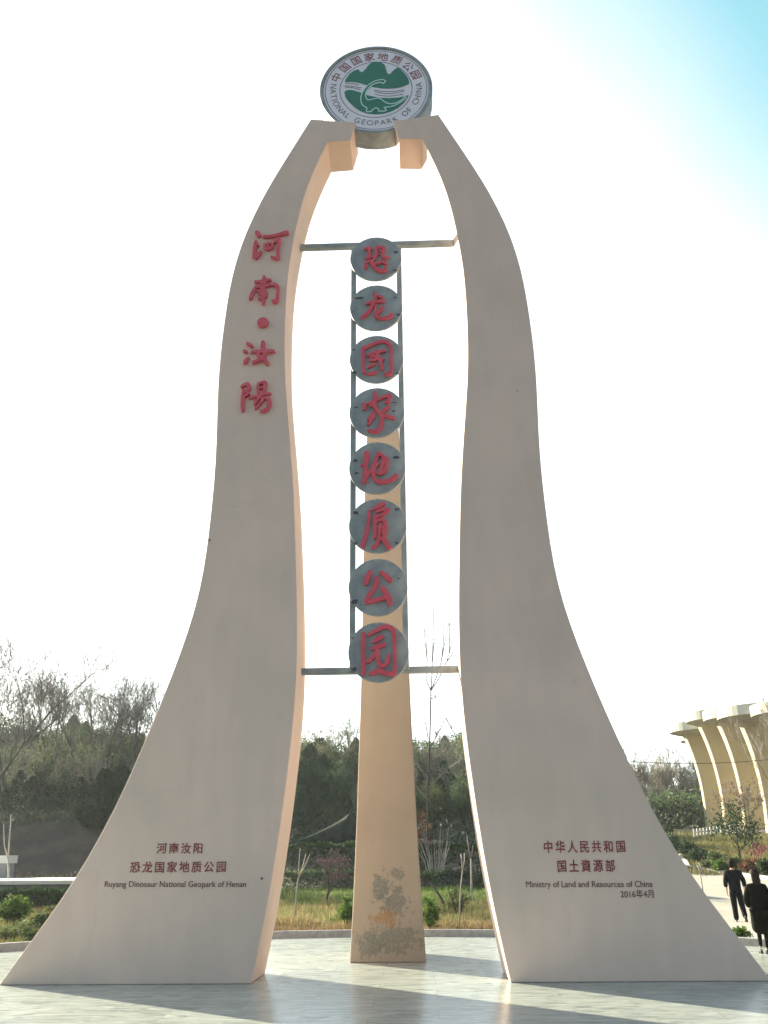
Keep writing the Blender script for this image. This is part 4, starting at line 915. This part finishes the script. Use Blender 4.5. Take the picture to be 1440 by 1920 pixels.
p = hit(1436, 1600); branch_tree('tall_bare_tree', 'tall thin bare tree whose twigs rise above the museum roof at right', p+Vector((1.2, 0, 0)), at(1430, 1300, p.y).z-p.z, 19, spread=.4, depth=4, trunk_r=.07, nbr=(3, 4), buds=200, bud=.1, twig_min=.012)
p = hit(1424, 1618); shrub('flowering_bush', 'small bush of magenta flowers beside the woman\'s head', 'bush', p, 1.2, 1.3, MMAG, 260, .12, 77, part='flowers')
# pale kerb of the planting bed along the road
kp = [hit(*q) for q in [(1268, 1606), (1280, 1610), (1290, 1620), (1294, 1628), (1308, 1632), (1330, 1636), (1370, 1641), (1412, 1647), (1440, 1651), (1500, 1658)]]
g = Geo(); vv = []; 
for i, p in enumerate(kp):
    d = (kp[min(i+1, len(kp)-1)]-kp[max(i-1, 0)]); d.z = 0; d.normalize(); s = Vector((-d.y, d.x, 0)); s = s if s.y > 0 else -s
    for o_, z_ in ((0, -.1), (0, .16), (.3, .16), (.3, -.1)): vv.append(tuple(p+s*o_+Vector((0, 0, z_))))
g.add(vv, [(i*4+j, i*4+j+1, i*4+5+j, i*4+4+j) for i in range(len(kp)-1) for j in range(3)]+[(0, 3, 2, 1)])
tag(g.build('bed_kerb', MCOP), 'pale kerb of the planting bed along the far side of the road', 'kerb')
# overhead cable
g = Geo(); a, b = at(1180, 1428, 40), at(1520, 1416, 36); g.tube([a.lerp(b, i/20)-Vector((0, 0, .25*math.sin(math.pi*i/20))) for i in range(21)], .018, 4)
tag(g.build('cable', MDK), 'thin dark overhead cable crossing in front of the museum', 'cable')

# ================================================================= LEFT TERRACE
YW = 18.0
zt = at(60, 1651, YW).z
d = ray(60, 1640); yb = CAM.y+(zt-CAM.z)/d.z*d.y
g = Geo(); g.box((-30, YW, -.2), (-8.2, YW+.42, zt-.13)); 
MWALL = mat('wall_stone', (.08, .105, .095), (.15, .165, .14), rough=.9, scale=1.6, bump=.6, bscale=5)
wl = thing('retaining_wall', 'dark low retaining wall with a sunlit pale coping at the foot of the brown bank', 'wall', (0, 0, 0))
g.build('wall', MWALL, wl); g = Geo(); g.box((-30, YW-.06, zt-.128), (-8.1, min(max(yb, YW+.9), YW+6), zt)); g.build('coping', MCOP, wl)
p1, p2 = hit(36, 1689), hit(112, 1691); g = Geo(); g.box((p1.x, p1.y, -.1), (p2.x, p1.y+.5, p1.z+.16)); tag(g.build('stone_ledge', MCOP), 'narrow pale stone ledge in the planting below the retaining wall', 'ledge')
p = hit(2, 1662); t = at(2, 1604, p.y); hh = t.z-p.z; root = thing('stone_pier', 'grey stone pier with a pale cap cut by the left picture edge', 'pier', p)
g = Geo(); g.box((-1.1, 0, -.2), (.12, .8, hh-.32)); g.build('shaft', MKERB, root); g = Geo(); g.box((-1.2, -.08, hh-.318), (.2, .88, hh)); g.build('cap', MCOP, root)
a, b = hit(98, 1481), hit(126, 1489); g = Geo(); g.tube([a+Vector((0, 0, .12)), b+Vector((0, 0, .12))], .06, 6); tag(g.build('pale_rail', MCOP), 'short pale pole lying in the bare earth gap between the terrace conifers', 'rail')

# ================================================================= DINOSAUR STATUE behind the pillar
MDINO = mat('statue_concrete', (.022, .030, .026), (.05, .058, .048), rough=1, scale=2.5, bump=.6, bscale=9, spec=.1)
def skin_obj(name, pts, edges, m, parent, root=0, sub=2):
    me = bpy.data.meshes.new(name); me.from_pydata([tuple(p[0]) for p in pts], edges, []); me.materials.append(m)
    o = bpy.data.objects.new(name, me); COL.objects.link(o); o.parent = parent
    sk = o.modifiers.new('skin', 'SKIN'); sk.use_smooth_shade = True
    for i, (co_, r) in enumerate(pts):
        r = r if hasattr(r, '__len__') else (r, r); d = me.skin_vertices[0].data[i]; d.radius = r; d.use_root = (i == root)
    ss = o.modifiers.new('subdivision', 'SUBSURF'); ss.levels = sub; ss.render_levels = sub
    return o
YDN = 33.5
dp = lambda x, y, dy=0: at(x, y, YDN+dy)
base = Vector((at(700, 1600, YDN).x, YDN, ground_z(at(700, 1600, YDN).x, YDN)))
stat = thing('dinosaur_statue', 'dark grey long-tailed dinosaur statue mostly hidden behind the pillar', 'statue', base)
L = [(dp(532, 1588, -.5), .05), (dp(552, 1581, -.4), .10), (dp(590, 1573, -.2), .26), (dp(622, 1566), .5), (dp(650, 1560, .2), .8), (dp(676, 1554, .4), 1.05), (dp(705, 1543, .5), .95), (dp(735, 1545, .6), .88), (dp(752, 1530, .6), .55), (dp(757, 1495, .6), .36), (dp(752, 1455, .5), .27), (dp(740, 1425, .3), .22), (dp(725, 1415, 0), .24), (dp(714, 1419, -.2), .13)]
pts = [(p-base, r) for p, r in L]; ed = [(i, i+1) for i in range(len(pts)-1)]
for bi, dx in ((5, -.45), (5, .55), (7, -.45), (7, .45)):
    b = pts[bi][0]; k = len(pts); h0 = b.z
    pts += [(b+Vector((0, dx, -.6)), .38), (b+Vector((.05, dx*1.15, -h0*.6)), .26), (Vector((b.x, b.y+dx*1.15, .02)), .27)]; ed += [(bi, k), (k, k+1), (k+1, k+2)]
skin_obj('body', pts, ed, MDINO, stat, root=6)

# ================================================================= PEOPLE
MSKIN = mat('skin', (.42, .25, .17), (.46, .28, .19), rough=.6, scale=8)
MBLK = mat('black_cloth', (.006, .007, .011), (.010, .011, .015), rough=.9, scale=9, bump=.3, bscale=30, spec=.1)
MTRS = mat('dark_trousers', (.005, .005, .006), (.008, .008, .009), rough=.9, scale=9, bump=.2, spec=.1)
MCOAT = mat('dark_coat', (.004, .005, .004), (.008, .009, .006), rough=.95, scale=7, bump=.3, bscale=30, spec=.1)
MHAIR = mat('dark_hair', (.012, .009, .008), (.02, .014, .012), spec=.15, rough=.8, scale=30, stretch=(1, 1, .2))
MHAIR2 = mat('brown_hair', (.018, .010, .008), (.032, .018, .012), spec=.2, rough=.7, scale=30, stretch=(1, 1, .2))
MSHOE = mat('black_shoes', (.012, .012, .012), (.02, .02, .02), rough=.3, scale=5)
MSOLE = mat('pale_sole', (.5, .48, .44), rough=.7)
def hand(pts, ed, wi, wrist, down, side, s=1.0):
    """five fingers growing from a palm at the wrist; down = finger direction, side = across the palm towards the thumb"""
    down = down.normalized(); side = side.normalized(); nrm = down.cross(side)
    k = len(pts); palm = wrist+down*.075*s; pts.append((palm, (.036*s, .018*s))); ed.append((wi, k))
    for j, (o_, ln) in enumerate(((.028, .075), (.010, .085), (-.010, .08), (-.028, .062))):
        b = len(pts); p0 = palm+side*o_*s+down*.018*s; p1 = p0+down*ln*.55*s+nrm*.012*s; p2 = p1+down*ln*.45*s+nrm*.03*s
        pts += [(p0, .0105*s), (p1, .0095*s), (p2, .0075*s)]; ed += [(k, b), (b, b+1), (b+1, b+2)]
    b = len(pts); t0 = wrist+down*.04*s+side*.035*s; pts += [(t0, .0125*s), (t0+(down*.8+side*.7).normalized()*.05*s, .010*s)]; ed += [(k, b), (b, b+1)]
def head_mesh(parent, c, face, h, hair_len, hair_m, s=1.0):
    """hair cap over the head; face = horizontal direction the person looks"""
    face = face.normalized(); up_ = Vector((0, 0, 1)); side = up_.cross(face); rnd = random.Random(int(c.z*1000)); v = []; f = []; nu, nv = 26, 16
    for j in range(nv+1):
        for i in range(nu):
            a = 2*math.pi*i/nu; lo = -1.25 if math.cos(a) < .25 else .05+.35*max(0, math.cos(a)); el = math.pi/2+(lo*.85-math.pi/2)*j/nv if hair_len == 0 else math.pi/2+((lo if math.cos(a) > .25 else -1.1)-math.pi/2)*j/nv
            rr = 1.0+.05*math.sin(9*a+j)+rnd.uniform(-.02, .02)
            p = c+face*(.104*s*rr*math.cos(a)*math.cos(el))+side*(.083*s*rr*math.sin(a)*math.cos(el))+up_*(.125*s*rr*math.sin(el))
            if hair_len and el < 0 and math.cos(a) < .45:
                t = -el/1.1; p = c+face*(.108*s*rr*math.cos(a)*(1-.15*t))+side*(.105*s*rr*math.sin(a)*(1+.22*t))-up_*(hair_len*t)-face*.01*t
            v.append(tuple(p))
    f = [(j*nu+i, (j+1)*nu+i, (j+1)*nu+(i+1) % nu, j*nu+(i+1) % nu) for j in range(nv) for i in range(nu)]
    o = new_mesh('hair', v, f, hair_m, parent, smooth=True); so_ = o.modifiers.new('thickness', 'SOLIDIFY'); so_.thickness = .014*s; so_.offset = 1; return o
def shoe(parent, heel, toe, m, lift=0, boot=0):
    d = toe-heel; ln = d.length; d.normalize(); s = Vector((0, 0, 1)).cross(d).normalized(); u = d.cross(s); v = []; f = []
    prof = [(-.02, .030, .07), (.06, .036, .085), (.14, .042, .06), (.20, .045, .045), (.25, .036, .036), (.275, .015, .022)]
    for x, w, h in prof:
        c = heel+d*(x/.275*ln)
        for (a, b) in ((-1, 0), (1, 0), (1.0, .55), (.55, 1), (-.55, 1), (-1.0, .55)): v.append(tuple(c+s*w*a+u*h*b))
    n = 6; f = [(i*n+j, i*n+(j+1) % n, (i+1)*n+(j+1) % n, (i+1)*n+j) for i in range(len(prof)-1) for j in range(n)]+[tuple(range(n))[::-1], tuple((len(prof)-1)*n+j for j in range(n))]
    o = new_mesh('shoe', v, f, m, parent, smooth=True); return o
def V(x, y, z): return Vector((x, y, z))

# --- walking man, seen from behind (local frame: x right in the picture, y away from the camera)
pm = hit(1387, 1730); man = thing('person', 'man in dark jacket and black trousers walking away on the concrete road', 'person', pm)
man.rotation_euler = (0, 0, -R(18))
HM = (at(1370, 1612.5, pm.y).z-pm.z)/1.76; man.scale = (HM*.95, HM*.95, HM)
pts = [(V(0, 0, .96), (.15, .105)), (V(0, .0, 1.12), (.145, .10)), (V(-.005, .01, 1.3), (.175, .115)), (V(-.01, .02, 1.42), (.16, .09)), (V(-.015, .03, 1.50), (.058, .058)), (V(-.02, .04, 1.57), (.062, .068)), (V(-.025, .05, 1.66), (.078, .096)), (V(-.03, .055, 1.73), (.055, .07))]
ed = [(i, i+1) for i in range(7)]
def limb(pts, ed, root, chain):
    k = root
    for p, r in chain: pts.append((p, r)); ed.append((k, len(pts)-1)); k = len(pts)-1
    return k
armL = [(V(-.20, .02, 1.41), .062), (V(-.255, -.01, 1.14), .043), (V(-.262, .05, .90), .029)]
armR = [(V(.19, .02, 1.40), .062), (V(.275, -.03, 1.15), .043), (V(.285, -.10, .94), .029)]
legLm = [(V(-.095, .0, .88), .085), (V(-.085, .035, .48), .058), (V(-.075, -.02, .09), .04)]
legRm = [(V(.10, .0, .88), .085), (V(.135, -.02, .49), .058), (V(.20, -.30, .17), .04)]
w1 = limb(pts, ed, 3, armL); w2 = limb(pts, ed, 3, armR)
limb(pts, ed, 0, legLm); limb(pts, ed, 0, legRm)
hand(pts, ed, w1, V(-.262, .05, .90), V(0, .12, -1), V(.2, 1, 0)); hand(pts, ed, w2, V(.285, -.10, .94), V(0, -.1, -1), V(-.2, 1, 0))
# nose, ears, chin
fd = V(-.55, .83, 0).normalized(); hc = V(-.028, .05, 1.645)
for o_, r in ((fd*.105+V(0, 0, -.01), .014), (fd*.085+V(0, 0, -.085), .03)): pts.append((hc+o_, r)); ed.append((6, len(pts)-1))
for sgn in (-1, 1): pts.append((hc+Vector((0, 0, 1)).cross(fd)*(.088*sgn)-V(0, 0, .01), (.012, .022))); ed.append((6, len(pts)-1))
skin_obj('body', pts, ed, MSKIN, man)
jp = [(V(0, 0, .76), (.19, .145)), (V(0, 0, .92), (.20, .15)), (V(0, 0, 1.07), (.20, .145)), (V(-.005, .01, 1.25), (.225, .15)), (V(-.01, .02, 1.40), (.20, .125)), (V(-.014, .028, 1.49), (.095, .085))]; je = [(i, i+1) for i in range(5)]
limb(jp, je, 4, [(V(-.205, .02, 1.40), .095), (V(-.268, -.01, 1.14), .08), (V(-.272, .03, .98), .068)])
limb(jp, je, 4, [(V(.195, .02, 1.39), .095), (V(.29, -.03, 1.15), .08), (V(.296, -.085, .99), .068)])
skin_obj('jacket', jp, je, MBLK, man)
tp = [(V(0, 0, .98), (.175, .135)), (V(-.095, .0, .82), .12), (V(-.088, .035, .48), .096), (V(-.078, -.015, .05), .082), (V(.10, 0, .82), .12), (V(.138, -.02, .49), .096), (V(.20, -.29, .14), .08)]
skin_obj('trousers', tp, [(0, 1), (1, 2), (2, 3), (0, 4), (4, 5), (5, 6)], MTRS, man)
head_mesh(man, hc+V(0, 0, .015), fd, 0, 0, MHAIR, 1.06)
shoe(man, V(-.08, -.07, .0), V(-.09, .19, .0), MSHOE); shoe(man, V(.20, -.36, .15), V(.215, -.17, .02), MSHOE)

# --- woman in a long coat, at the picture's right edge
pw = hit(1436, 1789); wom = thing('person', 'woman in a long dark coat walking away at the right picture edge', 'person', pw)
wom.rotation_euler = (0, 0, -R(12))
HWm = (at(1425, 1633, pw.y).z-pw.z)/1.66; wom.scale = (HWm*.9, HWm*.9, HWm)
pts = [(V(0, 0, .92), (.15, .1)), (V(0, 0, 1.08), (.12, .09)), (V(0, .01, 1.24), (.14, .10)), (V(0, .02, 1.34), (.14, .08)), (V(0, .03, 1.41), (.048, .048)), (V(0, .035, 1.48), (.055, .06)), (V(-.01, .04, 1.56), (.072, .09)), (V(-.01, .04, 1.62), (.05, .065))]
ed = [(i, i+1) for i in range(7)]
aL = [(V(-.165, .02, 1.33), .052), (V(-.27, -.05, 1.08), .038), (V(-.20, .12, .92), .026)]
aR = [(V(.165, .02, 1.33), .052), (V(.27, -.05, 1.08), .038), (V(.20, .12, .92), .026)]
w1 = limb(pts, ed, 3, aL); w2 = limb(pts, ed, 3, aR)
limb(pts, ed, 0, [(V(-.08, .02, .84), .08), (V(-.07, .12, .47), .055), (V(-.07, .16, .10), .034)])
limb(pts, ed, 0, [(V(.085, 0, .84), .08), (V(.07, -.0, .46), .055), (V(.05, -.06, .09), .034)])
hand(pts, ed, w1, aL[2][0], V(.3, .5, -.8), V(.5, .5, 0), .9); hand(pts, ed, w2, aR[2][0], V(-.3, .5, -.8), V(-.5, .5, 0), .9)
fw_ = V(-.9, .42, 0).normalized(); hw = V(-.01, .04, 1.545)
for o_, r in ((fw_*.10+V(0, 0, 0), .013), (fw_*.08+V(0, 0, -.08), .028), (fw_*.088+V(0, 0, -.05), .018)): pts.append((hw+o_, r)); ed.append((6, len(pts)-1))
skin_obj('body', pts, ed, MSKIN, wom)
cp = [(V(0, .02, .36), (.26, .19)), (V(0, .01, .62), (.255, .18)), (V(0, 0, .88), (.235, .17)), (V(0, 0, 1.06), (.215, .15)), (V(0, .01, 1.23), (.22, .155)), (V(0, .02, 1.34), (.195, .125)), (V(0, .028, 1.42), (.09, .085))]; ce = [(i, i+1) for i in range(6)]
limb(cp, ce, 5, [(V(-.175, .02, 1.32), .09), (V(-.285, -.05, 1.08), .085), (V(-.205, .10, .93), .075)])
limb(cp, ce, 5, [(V(.175, .02, 1.32), .09), (V(.285, -.05, 1.08), .085), (V(.205, .10, .93), .075)])
skin_obj('coat', cp, ce, MCOAT, wom, root=3)
skin_obj('stockings', [(V(0, .02, .6), (.12, .09)), (V(-.07, .12, .46), .062), (V(-.07, .16, .12), .042), (V(.07, 0, .45), .062), (V(.05, -.06, .10), .042)], [(0, 1), (1, 2), (0, 3), (3, 4)], MTRS, wom)
head_mesh(wom, hw+V(0, 0, .012), fw_, 0, .17, MHAIR2, 1.08)
for h_, t_ in ((V(-.07, .11, .0), V(-.085, .34, .0)), (V(.05, -.12, .05), V(.055, .09, .0))):
    shoe(wom, h_, t_, MSHOE)

# ================================================================= HAZE
HAZE_DENSITY = 0.0003
g = Geo(); g.box((-190, -70, -2.0), (230, 240, 36))
MHZ = bpy.data.materials.new('haze'); MHZ.use_nodes = True; MHZ.node_tree.nodes.remove(MHZ.node_tree.nodes['Principled BSDF'])
pv = MHZ.node_tree.nodes.new('ShaderNodeVolumePrincipled'); pv.inputs['Color'].default_value = (.88, .95, 1, 1); pv.inputs['Density'].default_value = HAZE_DENSITY; pv.inputs['Anisotropy'].default_value = .3
MHZ.node_tree.links.new(pv.outputs[0], MHZ.node_tree.nodes['Material Output'].inputs['Volume'])
kind(g.build('haze', MHZ), 'stuff')
